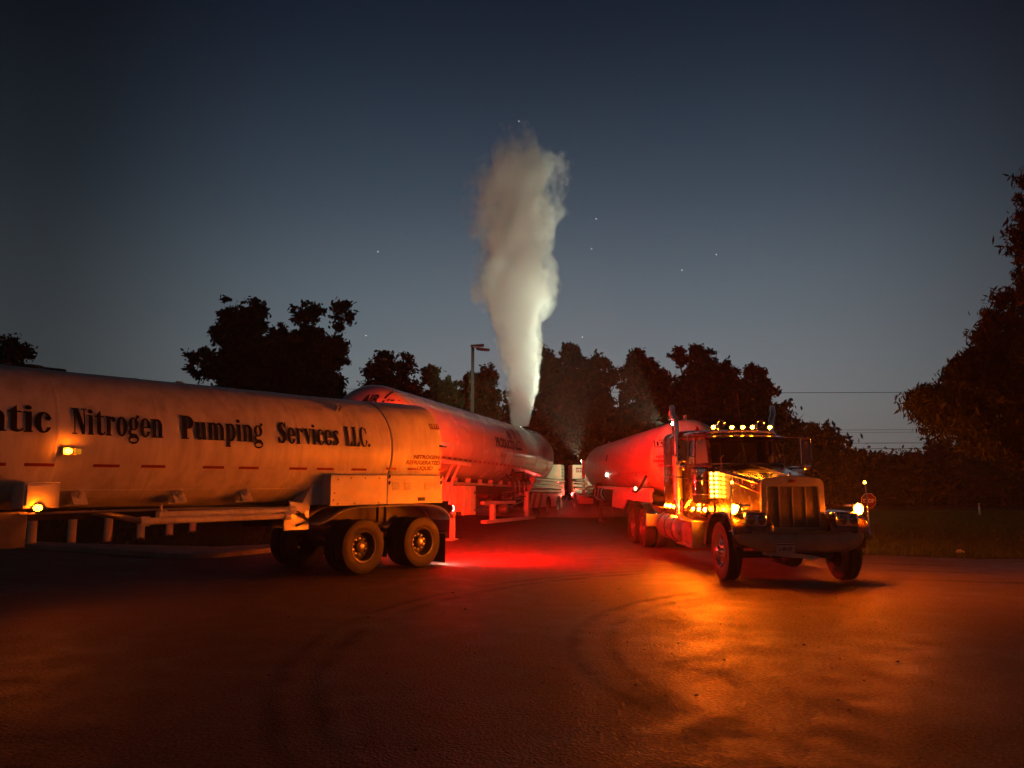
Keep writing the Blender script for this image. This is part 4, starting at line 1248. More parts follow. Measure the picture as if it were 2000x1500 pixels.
# pump gear under the tank
mb = MB(); mb.lathe([(-1.05, .02), (-1.04, .2), (-.75, .22), (-.7, .1)], 'y', (6.6, 0, 1.35), 14); mb.build('pump', M['frame'], T3)
for k in range(6):
    x = 6.2 + k * .45
    MB().tube([(x, -.8, 1.45), (x + .1, -1.05, 1.3), (x + .15, -1.1, .95 + .08 * (k % 3)), (x + .8, -1.05, .9)], .03, 8).build('pipe', M['galv'] if k % 2 else M['frame'], T3)
for sy in (1, -1):
    o = MB().bx(7.3, 7.44, sy * .95 - .07, sy * .95 + .07, .10, 1.25).build('landing_leg', M['frame'], T3, bevel=.008)
    MB().bx(7.15, 7.6, sy * .95 - .15, sy * .95 + .15, .02, .10).build('foot_pad', M['frame'], o)
lamp(T3, 'marker_lamp', (9.67, -1.03, 1.84), (0.3, -1, 0), .045, G['white_small'], housing=False)
lamp(T3, 'marker_lamp', (15.4, -1.03, 1.40), (0.5, -1, 0), .055, glow('warm_marker_lens', (1, .55, .2), 14), housing=False)


# ------------------------------------------------------------------ the truck
K = empty('semi_truck', (4.97, 14.3, 0), (0, 0, math.atan2(-math.cos(R(-2)), -math.sin(R(-2)))))
tag(K, 'dark long-nosed sleeper truck facing the camera with amber roof lights lit', 'truck')

def loft(mb, secs):
    n = len(secs[0])
    vs = [p for s_ in secs for p in s_]
    fs = [(i * n + k, i * n + (k + 1) % n, (i + 1) * n + (k + 1) % n, (i + 1) * n + k) for i in range(len(secs) - 1) for k in range(n)]
    fs += [tuple(range(n))[::-1], tuple((len(secs) - 1) * n + k for k in range(n))]
    return mb.add(vs, fs)

def rsec(x, hw, z0, z1, r, n=6, crown=0.0):
    """cross-section at x: box of half-width hw with rounded top corners and crowned top."""
    pts = [(hw, z0)]
    for k in range(n + 1):
        a = PI / 2 * k / n; pts.append((hw - r + r * math.cos(a), z1 - r + r * math.sin(a)))
    for f in (.6, .3, 0, -.3, -.6):
        pts.append((f * (hw - r), z1 + crown * (1 - f * f)))
    for k in range(n + 1):
        a = PI / 2 + PI / 2 * k / n; pts.append((-hw + r + r * math.cos(a), z1 - r + r * math.sin(a)))
    pts.append((-hw, z0))
    return [(x, y, z) for y, z in pts]

def hood_w(x): return .545 + (.44 - x) * .098
def hood_z(x): return 1.80 + (.44 - x) * .125
mb = MB()
loft(mb, [rsec(x, hood_w(x), .98, hood_z(x), .10, 6, .05) for x in (.44, 0, -.5, -1.0, -1.4, -1.72)])
hood = mb.build('hood', M['truck'], K, smooth=50)
# trim line along the shoulder and the lower swage of the hood flank, with its emblem
for sy in (-1, 1):
    def hs(x, z, e=.006): return (x, sy * (hood_w(x) + e), z)
    MB().tube([hs(x, hood_z(x) - .075 + .0, .004) for x in (.40, -.3, -1.0, -1.65)], .012, 6).build('pinstripe', M['truck_red'], hood)
    MB().tube([hs(.40, 1.56), hs(-.2, 1.66), hs(-.75, 1.76), hs(-1.0, 1.80)], .010, 6).build('pinstripe', M['truck_red'], hood)
    mb = MB()
    for k in range(8):
        a = 2 * PI * k / 8; mb.dome(hs(.12 + .068 * math.cos(a), 1.715 + .068 * math.sin(a), .002), .017, (0, sy, 0), 6, 2, 1.0, .008)
    mb.dome(hs(.12, 1.715, .002), .028, (0, sy, 0), 8, 2, 1, .01)
    mb.build('dot_emblem', M['steel'], hood)
    mb = MB(); mb.tube([hs(-.52 + .05 * math.cos(a), 1.77 + .055 * math.sin(a), .008) for a in np.linspace(-1.0 - PI / 2 - .5, 1.0 + .35, 9)], .012, 6)
    mb.box(hs(-.32, 1.76, .005), (.022, .012, .08)); mb.box(hs(-.75, 1.79, .005), (.022, .012, .08)); mb.build('side_emblem', M['steel'], hood)
mb = MB(); mb.tube([(x, 0, hood_z(x) + .055) for x in (.44, -.4, -1.2, -1.7)], .014, 6); mb.build('hinge_strip', M['steel'], hood)

# radiator shell
mb = MB()
def shell_out(hw, z0, z1, r, crown, n=8):
    p = [(hw, z0)]
    for k in range(n + 1):
        a = PI / 2 * k / n; p.append((hw - .02 - r + r * math.cos(a), z1 - r + r * math.sin(a)))
    for f in (.5, 0, -.5): p.append((f * (hw - r), z1 + crown * (1 - f * f)))
    for k in range(n + 1):
        a = PI / 2 + PI / 2 * k / n; p.append((-hw + .02 + r + r * math.cos(a), z1 - r + r * math.sin(a)))
    p.append((-hw, z0)); return p
outer = shell_out(.585, .90, 1.83, .13, .045); inner = shell_out(.475, .965, 1.68, .03, .0)
n = len(outer)
vs = [(.50, y, z) for y, z in outer] + [(.50, y, z) for y, z in inner] + [(.42, y, z) for y, z in outer] + [(.42, y, z) for y, z in inner]
fs = []
for i in range(n):
    j = (i + 1) % n
    fs += [(i, j, n + j, n + i), (2 * n + i, 3 * n + i, 3 * n + j, 2 * n + j), (i, 2 * n + i, 2 * n + j, j), (n + i, n + j, 3 * n + j, 3 * n + i)]
mb.add(vs, fs)
gs = mb.build('grille_shell', M['shell'], K, bevel=.012, smooth=40)
gm = MB().bx(.435, .445, -.48, .48, .96, 1.69).build('grille_screen', M['dark'], K)
mb = MB()
for k in range(46):
    z = .98 + k * .0155; mb.bx(.447, .455, -.474, .474, z, z + .006)
mb.build('grille_mesh', M['grille'], gm, smooth=0)
for y in (-.238, 0, .238): MB().bx(.448, .475, y - .011, y + .011, .962, 1.688).build('grille_bar', M['grille'], K, bevel=.004)
mb = MB(); mb.dome((.502, 0, 1.765), .075, (1, 0, 0), 18, 3, .42, .012); mb.build('badge', M['red_letter'], K)
mb = MB(); mb.tube([(.44, 0, 1.87), (.40, 0, 1.915), (.30, 0, 1.90)], [.014, .02, .01], 8); mb.build('bonnet_ornament', M['chrome'], K)

# bumper
def bump(u, v):
    y = (u * 2 - 1) * 1.13; a = abs(y) / 1.13
    x = .93 - .26 * a ** 4
    zb = .572 + .17 * max(0, (a - .60) / .40) ** 1.5
    z = .90 + (zb - .90) * v
    x += .03 * math.sin(PI * v)
    return (x, y, z)
mb = MB(); mb.grid(bump, 28, 6)
b_ = mb.build('bumper', M['shell'], K, thick=.03, smooth=50)
mb = MB(); mb.grid(lambda u, v: (bump(u, 0)[0] - .30 * v, bump(u, 0)[1], .895), 20, 1); mb.build('bumper_step', M['steel'], b_, thick=.012)
o = MB().box((.975, -.36, .645), (.008, .31, .155)).build('licence_plate', M['plate'], K)
put_text('U-80187', .085, lambda u, v: Vector((.9815, -.36 + u, .602 + v)), o, M['dark_letter'], bold=.003, width=.25, centre=True)
MB().bx(.9795, .981, -.51, -.21, .690, .708).build('plate_band', M['dark_letter'], o, smooth=0)
mb = MB(); mb.prism([(-.62, .50), (.30, .42), (.34, .47), (-.1, .53), (-.6, .56)], 'x', .55, .7); mb.build('tow_beam', M['white'], K)
mb = MB(); mb.bx(.0, .12, -.85, .85, .40, .52); mb.build('front_axle', M['frame'], K)
mb = MB()
for sy in (-1, 1): mb.bx(-8.9, .55, sy * .38, sy * .47, .62, .90)
for x in (-5.4, -6.6, -8.0): mb.bx(x - .06, x + .06, -.38, .38, .66, .86)
mb.build('chassis_frame', M['frame'], K)
mb = MB(); mb.bx(-1.2, .3, -.33, .33, .42, 1.0); mb.lathe([(-.45, .2), (.35, .2)], 'x', (0, 0, .45), 12); mb.build('engine_block', M['frame'], K)

# front fenders, headlamp pods, indicators
ffp = [(.86, .90), (.83, 1.03), (.74, 1.13), (.58, 1.20), (.36, 1.245), (.1, 1.26), (-.2, 1.245), (-.45, 1.19), (-.65, 1.09), (-.80, .95), (-.90, .78), (-.96, .60)]
for sy in (-1, 1):
    mb = MB()
    npt = len(ffp)
    def ff(u, v):
        i = u * (npt - 1); k = min(npt - 2, int(i)); f = i - k
        x = ffp[k][0] + (ffp[k + 1][0] - ffp[k][0]) * f; z = ffp[k][1] + (ffp[k + 1][1] - ffp[k][1]) * f
        y = .50 + .70 * v
        return (x * (1 - .06 * v * v) , sy * y, z - .05 * v ** 4 - .02 * (1 - v))
    mb.grid(ff, 44, 8)
    fo = mb.build('front_fender', M['truck'], K, thick=.018, smooth=60)
    MB().tube([ff(i / 22, 1) for i in range(23)], .016, 8).build('fender_lip', M['chrome'], fo)
    mb = MB(); mb.grid(lambda u, v: (.80 - .10 * u, sy * (.50 + .66 * u), .62 + (ff(.04, u)[2] - .62) * v), 8, 4)
    mb.build('fender_front', M['truck'], K, thick=.015)
    pod = MB().box((.70, sy * .80, 1.115), (.34, .40, .25)).build('headlight', M['chrome'], K, bevel=.05)
    for dy in (-.09, .09):
        MB().dome((.868, sy * .80 + dy, 1.115), .075, (1, 0, 0), 16, 3, 1.15, .03).build('headlight_lens', M['lens_dark'], pod)
    mb = MB(); mb.dome((.72 if sy > 0 else .69, sy * 1.06 - (.05 if sy < 0 else 0), 1.29), .078, (1, 0, .1) if sy > 0 else (.4, -1, .55), 14, 4, 1.25, .07); ts = mb.build('turn_signal', G['turn'] if sy > 0 else G['turn_near'], K)
    MB().bx(.60, .735, sy * .99, sy * 1.13, 1.19, 1.39).build('housing', M['chrome'], ts, bevel=.03)
    MB().bx(.62, .72, sy * .84, sy * .99, 1.34, 1.37).build('signal_arm', M['chrome'], ts)
    MB().dome((.83, sy * 1.02, 1.085), .034, (1, 0, 0), 10, 3).build('marker_lamp', G['dimamber'], K)
    # guide poles on the bumper ends
    gp = MB().tube([(.74, sy * 1.11, .89), (.77, sy * 1.215, 1.03), (.77, sy * 1.20, 1.40), (.77, sy * 1.175, 1.72)], .014, 8).build('guide_pole', M['chrome'], K)
    MB().dome((.77, sy * 1.174, 1.73), .024, (0, 0, 1), 10, 3, 1, .05).build('pole_tip_lamp', glow('amber_pole_tip', (1, .34, .02), 40), gp)

# cab
def csec(x, hw, z0, z1, r=.05): return rsec(x, hw, z0, z1, r, 4, 0)
mb = MB(); loft(mb, [csec(-1.70, .775, .98, 2.03), csec(-1.80, .785, .92, 2.13), csec(-2.2, .83, .92, 2.16), csec(-3.0, .93, .92, 2.16), csec(-3.42, .95, .92, 2.16)])
mb.build('cab_body', M['truck'], K, smooth=40)
mb = MB(); loft(mb, [rsec(x, hw, z0, z1, .08, 6, .03) for x, hw, z0, z1 in ((-2.08, .74, 2.685, 2.78), (-2.2, .78, 2.67, 2.83), (-2.6, .85, 2.66, 2.86), (-3.1, .91, 2.66, 2.87), (-3.44, .93, 2.66, 2.87))])
roof = mb.build('cab_roof', M['truck'], K, smooth=40)
def bar(name, a, b, r, mat, parent=K): return MB().tube([a, b], r, 8).build(name, mat, parent)
for sy in (-1, 1):
    bar('windscreen_pillar', (-1.82, sy * .775, 2.12), (-2.16, sy * .735, 2.70), .042, M['truck'])
    bar('door_pillar', (-2.62, sy * .885, 2.14), (-2.62, sy * .855, 2.70), .022, M['truck'])
    mb = MB(); mb.prism([(-3.44, 2.12), (-3.44, 2.70), (-3.18, 2.70), (-3.10, 2.12)], 'y', sy * .90, sy * .94); mb.build('rear_pillar', M['truck'], K)
    mb = MB(); mb.add([(-1.86, sy * .785, 2.15), (-2.15, sy * .745, 2.68), (-2.62, sy * .855, 2.68), (-2.62, sy * .885, 2.15)], [(0, 1, 2, 3)]); mb.build('quarter_window', M['glass'], K)
    mb = MB(); mb.add([(-2.62, sy * .885, 2.15), (-2.62, sy * .855, 2.68), (-3.16, sy * .91, 2.68), (-3.10, sy * .925, 2.15)], [(0, 1, 2, 3)]); mb.build('door_window', M['glass'], K)
    mb = MB(); mb.grid(lambda u, v: (-2.1 - 1.1 * u, sy * (.825 + .105 * u + .012), 1.02 + 1.05 * v), 4, 2); d_ = mb.build('door', M['truck'], K, thick=.02)
    mb = MB(); mb.box((-3.05, sy * .955, 1.85), (.16, .03, .04)); mb.build('handle', M['chrome'], d_)
    mb = MB(); mb.add([(-1.83, sy * .012, 2.14), (-2.17, sy * .012, 2.69), (-2.17, sy * .725, 2.69), (-1.83, sy * .765, 2.14)], [(0, 1, 2, 3)]); mb.build('windscreen', M['glass'], K)
bar('centre_pillar', (-1.82, 0, 2.13), (-2.16, 0, 2.70), .014, M['dark'])
bar('lower_seal', (-1.80, -.77, 2.13), (-1.80, .77, 2.13), .016, M['steel'])
for sy in (-.35, .35): bar('wiper', (-1.78, sy, 2.14), (-1.93, sy + .25, 2.36), .008, M['frame'])
mb = MB(); mb.grid(lambda u, v: (-2.05 + .24 * v, -.78 + 1.56 * u, 2.745 - .055 * v - .02 * (2 * u - 1) ** 2), 12, 3); mb.build('sun_visor', M['truck'], K, thick=.015)
for y in (-.42, .42):
    s_ = MB().box((-2.75, y, 2.0), (.5, .5, .25)).build('seat', M['seat'], K, bevel=.05)
    MB().box((-2.98, y, 2.32), (.16, .46, .62), (0, -.15, 0)).build('backrest', M['seat'], s_, bevel=.05)
mb = MB(); mb.tube([(-2.28 + .05 * math.sin(a), .42 + .2 * math.cos(a), 2.2 + .16 * math.sin(a)) for a in np.linspace(0, 2 * PI, 20)], .014, 6); mb.build('steering_wheel', M['dark'], K)
MB().bx(-2.15, -1.85, -.74, .74, 2.08, 2.155).build('dashboard', M['dark'], K)
MB().bx(-3.40, -3.36, -.88, .88, 2.1, 2.7).build('cab_rear_wall', M['dark'], K)
for y in (-.60, -.20, .035, .24, .62):
    rl = MB().dome((-2.12, y, 2.915), .036, (1, 0, .05), 12, 4, 1, .045).build('roof_lamp', G['roof'], K)
    mb = MB(); mb.tube([(-2.30, y, 2.86), (-2.24, y, 2.915), (-2.125, y, 2.915)], [.02, .036, .042], 10); mb.build('housing', M['chrome'], rl)
for y in (-.42, .43):
    h_ = MB().lathe([(-2.60, .02), (-2.40, .025), (-2.22, .045), (-2.14, .07), (-2.12, .082), (-2.125, .075), (-2.16, .06), (-2.25, .03)], 'x', (0, y, 2.985), 20).build('air_horn', M['chrome'], K)
    MB().cyl((-2.4, y, 2.87), (-2.4, y, 2.96), .02, n=8).build('horn_stand', M['chrome'], h_)
mb = MB(); mb.dome((-2.95, -.72, 2.87), .05, (0, 0, 1), 10, 3, 1, .12); mb.build('beacon', M['red_letter'], K)
bar('aerial', (-2.55, .12, 2.87), (-2.60, .10, 3.75), .006, M['frame'])
bar('aerial', (-3.0, -.60, 2.87), (-3.25, -.66, 4.05), .006, M['frame'])

# sleeper
mb = MB(); loft(mb, [rsec(x, hw, 1.0, z1, r, 8, .03) for x, hw, z1, r in ((-3.50, .96, 2.85, .12), (-3.56, 1.02, 2.90, .16), (-3.7, 1.05, 2.93, .18), (-4.85, 1.05, 2.93, .18), (-4.92, 1.03, 2.91, .18), (-4.95, .98, 2.86, .15))])
sl = mb.build('sleeper', M['truck'], K, smooth=40)
for sy in (-1, 1):
    for z in (2.14, 1.87): MB().tube([(-3.55, sy * 1.056, z), (-4.9, sy * 1.056, z)], .009, 6).build('pinstripe', M['truck_red'], sl)
    mb = MB(); mb.box((-4.3, sy * 1.054, 2.0), (.03, .01, .1)); mb.box((-4.6, sy * 1.054, 2.0), (.03, .01, .1)); mb.build('side_emblem', M['steel'], sl)
    MB().bx(-4.75, -4.05, sy * 1.05, sy * 1.065, 1.12, 1.75).build('locker_door', M['truck'], sl, bevel=.006)
    MB().tube([(-4.96, sy * .98, 1.1), (-4.96, sy * .98, 2.8)], .02, 8).build('grab_rail', M['chrome'], sl)
MB().bx(-5.02, -4.96, -.78, -.72, 2.6, 3.16).build('lamp_mast', M['frame'], K)
wl_ = MB().dome((-5.0, -.75, 3.20), .050, (-.55, -.8, -.2), 14, 5, 1, .05).build('work_lamp', G['white'], K)
MB().dome((-5.0, -.75, 3.20), .050, (.55, .8, .2), 14, 4, 1, .05).build('front_lens', G['white'], wl_)
MB().bx(-5.05, -4.93, -.85, -.77, 3.30, 3.52).build('receiver_box', M['sign_white'], K, bevel=.01)
bar('receiver_stalk', (-4.99, -.78, 3.14), (-4.99, -.80, 3.32), .012, M['frame'])

# stacks, air cleaners, mirrors
for sy in (-1, 1):
    st = MB().tube([(-3.32, sy * 1.10, 1.0), (-3.32, sy * 1.10, 3.02), (-3.33, sy * 1.11, 3.16), (-3.38, sy * 1.17, 3.30), (-3.40, sy * 1.17, 3.50)], .062, 16).build('exhaust_stack', M['chrome'], K)
    MB().cyl((-3.32, sy * 1.10, 1.35), (-3.32, sy * 1.10, 2.35), .105, n=20).build('heat_shield', M['steel'], st)
    for z in (1.36, 1.86, 2.34): MB().lathe([(z - .015, .108), (z - .01, .114), (z + .01, .114), (z + .015, .108)], 'z', (-3.32, sy * 1.10, 0), 20).build('clamp', M['chrome'], st)
    MB().tube([(-3.32, sy * 1.10, 1.05), (-3.30, sy * 1.07, .98), (-3.15, sy * .98, .90), (-2.85, sy * .85, .88), (-2.4, sy * .6, .88)], .07, 12).build('exhaust_elbow', M['steel'], st)
    MB().tube([(-3.56, sy * 1.10, 1.05), (-3.56, sy * 1.12, 1.1), (-3.56, sy * 1.12, 2.75), (-3.56, sy * 1.06, 2.78)], .017, 8).build('grab_rail', M['chrome'], K)
    ac = MB().lathe([(1.30, .02), (1.31, .15), (1.36, .185), (1.93, .185), (1.95, .20), (2.02, .20), (2.06, .16), (2.08, 0)], 'z', (-1.82, sy * .985, 0), 28).build('air_cleaner', M['chrome'], K)
    for z in (1.5, 1.78): MB().lathe([(z - .012, .187), (z - .008, .192), (z + .008, .192), (z + .012, .187)], 'z', (-1.82, sy * .985, 0), 28).build('strap', M['steel'], ac)
    MB().tube([(-1.82, sy * .98, 1.7), (-1.75, sy * .75, 1.75)], .09, 12).build('inlet_duct', M['steel'], ac)
    MB().tube([(-2.12, sy * 1.20, 1.22), (-1.9, sy * 1.24, 1.22), (-1.62, sy * 1.2, 1.25)], .012, 6).build('mirror_stay', M['chrome'], K)
    ym = 1.235 if sy < 0 else 1.46
    mr = MB().box((-2.32, sy * ym, 2.42), (.05, .19, .46)).build('mirror', M['truck'], K, bevel=.02)
    MB().box((-2.348, sy * ym, 2.42), (.006, .165, .42)).build('mirror_glass', M['lens_dark'], mr)
    mb = MB(); mb.tube([(-2.25, sy * .80, 2.72), (-2.30, sy * ym, 2.70), (-2.30, sy * (ym + .10), 2.69), (-2.30, sy * (ym + .11), 2.16), (-2.30, sy * ym, 2.13), (-2.2, sy * .82, 2.03)], .012, 8)
    mb.tube([(-2.30, sy * (ym - .12), 2.70), (-2.30, sy * (ym - .12), 2.13)], .012, 8)
    mb.build('mirror_frame', M['chrome'], mr)
    MB().dome((-2.28, sy * (ym + .0), 2.09), .085, (1, 0, 0), 16, 4, 1, .05).build('spot_mirror', M['chrome'], mr)
    MB().tube([(-1.50, sy * .64, 1.98), (-1.48, sy * .66, 2.25), (-1.46, sy * .60, 2.30)], .012, 8).build('hood_marker', M['chrome'], K)
# LED panels ahead of the air cleaners: two columns of six lamps
for sy in (-1, 1):
    pn = MB().bx(-1.53, -1.50, sy * .705, sy * .925, 1.42, 1.97).build('light_panel', M['shell'], K, bevel=.008)
    for cx in (.765, .862):
        for k in range(6):
            MB().dome((-1.499, sy * cx, 1.475 + k * .089), .033, (1, 0, 0), 10, 3, 1, .025).build('panel_lamp', G['panel'], pn)

# tanks, steps, side lamps
for sy in (-1, 1):
    ft = MB().lathe([(-5.25, 0), (-5.25, .30), (-5.22, .335), (-3.50, .335), (-3.47, .30), (-3.45, 0)], 'x', (0, sy * .86, .70), 32).build('fuel_tank', M['steel'], K, smooth=40)
    for x in (-5.0, -4.35, -3.68): MB().lathe([(x - .035, .337), (x - .03, .345), (x + .03, .345), (x + .035, .337)], 'x', (0, sy * .86, .70), 32).build('tank_strap', M['chrome'], ft)
    st = MB().bx(-3.36, -2.20, sy * .55, sy * 1.03, .42, .90).build('step_box', M['steel'], K, bevel=.015)
    MB().bx(-3.38, -2.14, sy * .60, sy * 1.15, .385, .42).build('lower_step', M['steel'], st)
    MB().bx(-3.38, -2.14, sy * .60, sy * 1.12, .90, .925).build('upper_step', M['steel'], st)
    MB().bx(-2.19, -2.15, sy * .90, sy * 1.12, .40, .92).build('step_end', M['steel'], st)
    MB().bx(-3.42, -1.72, sy * .86, sy * .93, 1.08, 1.14).build('cab_skirt', M['truck'], K)
    for x in (-1.72, -2.16, -2.62):
        lamp(K, 'side_lamp', (x, sy * .945, 1.19), (.0, sy * 1, .3), .036, G['side'] if sy < 0 else G['side_far'], .03, shade=True)
    for x in (-3.78, -4.2, -4.62):
        lamp(K, 'side_lamp', (x, sy * 1.07, 1.19), (.15, sy * 1, .7), .038, G['sleeper'] if sy < 0 else G['side_far'], .03, shade=True)
    wheel(K, 0, sy * 1.21, .52, sy, False, .52, steer=R(0))
    for xc in (-6.90, -8.22): wheel(K, xc, sy * 1.22, .515, sy, True, .515)
    mb = MB(); mb.grid(lambda u, v: (-6.90 + .66 * math.cos(u * 1.25 + .05), sy * (.56 + .68 * v), .53 + .70 * math.sin(u * 1.25 + .05)), 10, 1); qf = mb.build('quarter_fender', M['chrome'], K, thick=.015)
    MB().bx(-6.22, -6.19, sy * .56, sy * 1.22, .60, .92).build('splash_guard', M['steel'], K)
    mb = MB(); mb.grid(lambda u, v: (-8.22 + .66 * math.cos(1.8 + u * 1.3), sy * (.56 + .68 * v), .53 + .70 * math.sin(1.8 + u * 1.3)), 10, 1); mb.build('quarter_fender', M['chrome'], K, thick=.015)
    MB().bx(-9.02, -9.0, sy * .6, sy * 1.2, .12, .8).build('mud_flap', M['flap'], K)
for xc in (-6.90, -8.22): MB().cyl((xc, -.9, .52), (xc, .9, .52), .08, n=12).build('drive_axle', M['frame'], K)
mb = MB(); mb.lathe([(.92, .0), (.92, .45), (1.06, .45), (1.08, .40), (1.08, 0)], 'z', (-7.5, 0, 0), 24); mb.build('fifth_wheel', M['frame'], K)
mb = MB(); mb.tube([(-5.1, -.55, 1.5), (-5.5, -.5, 1.05), (-6.1, -.35, .98), (-6.6, -.3, 1.2)], .022, 8); mb.tube([(-5.1, -.3, 1.5), (-5.6, -.2, 1.0), (-6.3, -.2, 1.05), (-6.8, -.2, 1.25)], .022, 8); mb.build('air_hose', M['hose'], K)
o = MB().dome((-5.25, -.3, .84), .035, (-.4, 0, -1), 10, 3, 1, .02).build('deck_lamp', G['white'], K)  # added lamp that whitens the ground under the chassis
MB().bx(-5.32, -5.16, -.38, -.22, .85, .88).build('housing', M['frame'], o)
MB().bx(-6.15, -5.3, -.5, .5, .9, .93).build('deck_plate', M['galv'], K)


# ------------------------------------------------------------------ lot furniture
# lamp post, unlit twin head
P = empty('lamp_post', (-2.17, 42, gz(42)))
tag(P, 'tall slim bronze lamp post with twin flat heads left of the steam', 'lamp post')
MB().bx(-.085, .085, -.085, .085, 0, 8.95).build('pole', M['pole'], P)
MB().lathe([(0, .25), (.5, .25), (.52, .2)], 'z', n=16).build('base', M['concrete'], P)
for (x0, x1, y, z, tlt) in ((-.10, .64, -.35, 8.92, -.06), (.18, .92, .25, 8.82, .10)):
    hd = MB().box(((x0 + x1) / 2, y, z), (x1 - x0, .34, .10), (0, tlt, 0)).build('lamp_head', M['pole'], P, bevel=.02)
    MB().box(((x0 + x1) / 2 + .03, y - .02, z - .065), ((x1 - x0) * .72, .27, .03), (0, tlt, 0)).build('lamp_pane', M['lamp_pane'], hd)
    MB().tube([(0, 0, z - .15), (.02, y, z)], .05, 8).build('arm', M['pole'], P)

# bollards on the verge behind the lettered trailer
names = ['leftmost pale bollard, half hidden by the valve cabinet lamp', 'second pale bollard from the left under the lettered tank',
         'third pale bollard from the left, the last with its cap clear of the hose tubes', 'fourth pale bollard, its foot showing under the end of the hose tubes',
         'fifth pale bollard, foot showing below the middle of the hose tubes', 'farthest pale bollard, small and under the hose tubes']
B0 = None
for (x, y), lb in zip([(-12.95, 21.1), (-12.38, 22.0), (-11.75, 22.75), (-11.3, 23.8), (-11.0, 25.1), (-10.87, 26.6)], names):
    if B0 is None:
        B0 = empty('bollard', (x, y, gz(y)))
        MB().lathe([(0, .115), (.93, .115), (.96, .10), (1.0, .06), (1.01, 0)], 'z', n=20).build('post', M['bollard'], B0)
        MB().lathe([(.86, .118), (.87, .121), (.91, .121), (.92, .118)], 'z', n=20).build('collar', M['bollard'], B0)
        MB().lathe([(0, .17), (.03, .17), (.05, .12)], 'z', n=16).build('foot', M['concrete'], B0)
        o = B0
    else:
        o = copy_tree(B0); o.location = (x, y, gz(y))
    tag(o, lb, 'bollard', 'bollards along the verge')

# small stop sign by the verge
P = empty('stop_sign', (11.0, 24.0, gz(24)))
tag(P, 'small red octagonal STOP sign standing behind the front corner of the truck', 'sign')
MB().cyl((0, .03, 0), (0, .03, 1.36), .022, n=8).build('post', M['pole'], P)
oc = lambda r: [(r * math.cos(PI / 8 + k * PI / 4), 1.16 + r * math.sin(PI / 8 + k * PI / 4)) for k in range(8)]
o = MB().prism(oc(.245), 'y', -.004, .004).build('border', M['sign_white'], P, smooth=0)
MB().prism(oc(.230), 'y', -.0065, -.0045).build('face', M['stop'], o, smooth=0)
put_text('STOP', .17, lambda u, v: Vector((u, -.0085, 1.10 + v)), o, M['sign_white'], bold=.004, width=.36, centre=True)
o = P
# marker post
P = empty('marker_post', (22.2, 37.0, gz(37)))
tag(P, 'thin white marker post standing on the far edge of the lawn', 'post')
MB().bx(-.035, .035, -.02, .02, 0, .55).build('post', M['sign_white'], P, bevel=.006)
MB().bx(-.036, .036, -.023, -.0205, .42, .50).build('band', M['tape_red'], P)
# litter
mb = MB(); mb.add([(11.0, 19.3, .02), (11.16, 19.33, .05), (11.2, 19.42, .01), (11.05, 19.45, .09), (10.95, 19.40, .03), (11.08, 19.38, .11)], [(0, 1, 5), (1, 2, 5), (2, 3, 5), (3, 4, 5), (4, 0, 5)])
tag(mb.build('paper_scrap', M['paper'], smooth=0), 'small pale scrap of paper lying on the dark grass at right', 'litter')

# overhead wires far beyond the trees
for z, r_, lb in ((11.9, .030, 'highest single overhead wire right of the truck'), (7.5, .018, 'thin second overhead wire from the top'), (7.2, .014, 'faint third overhead wire just under the second'),
                  (5.95, .030, 'fourth overhead wire, third from the bottom'), (5.3, .034, 'fifth overhead wire, just above the lowest thick cable'), (4.35, .050, 'lowest and thickest overhead cable above the shrubs')):
    pts = [(x, 90, z + gz(90) - .25 + .9 * ((x - 30) / 70) ** 2) for x in np.linspace(-45, 105, 31)]
    tag(MB().tube(pts, r_, 5).build('overhead_wire', M['wire']), lb, 'wire', 'overhead wires')

# ------------------------------------------------------------------ stars
D = 420
cp, sp_ = math.cos(R(7.205)), math.sin(R(7.205))
STARS = [((.0093, .978, .4784), 'star high near the top centre of the sky'), ((.0544, .98, .4108), 'star above the steam plume, slightly right'),
         ((.111, .98, .3435), 'faint star right of the plume top'), ((.1045, .98, .3028), 'star beside the upper right of the plume'), ((.268, .98, .295), 'star high over the truck'),
         ((.2235, .985, .2755), 'star right of the plume at mid height'), ((-.176, .98, .299), 'star left of the plume top'), ((.092, .99, .187), 'low faint star over the tree right of the plume'), ((-.19, .985, .188), 'low bright star above the left trees')]
for d, lb in STARS:
    v = Vector(d).normalized() * D
    o = MB().dome((0, 0, 0), .28, -v, 8, 3).build('star', G['star'], loc=v + Vector((0, 0, 1.77)))
    tag(o, lb, 'star', 'stars in the dusk sky')

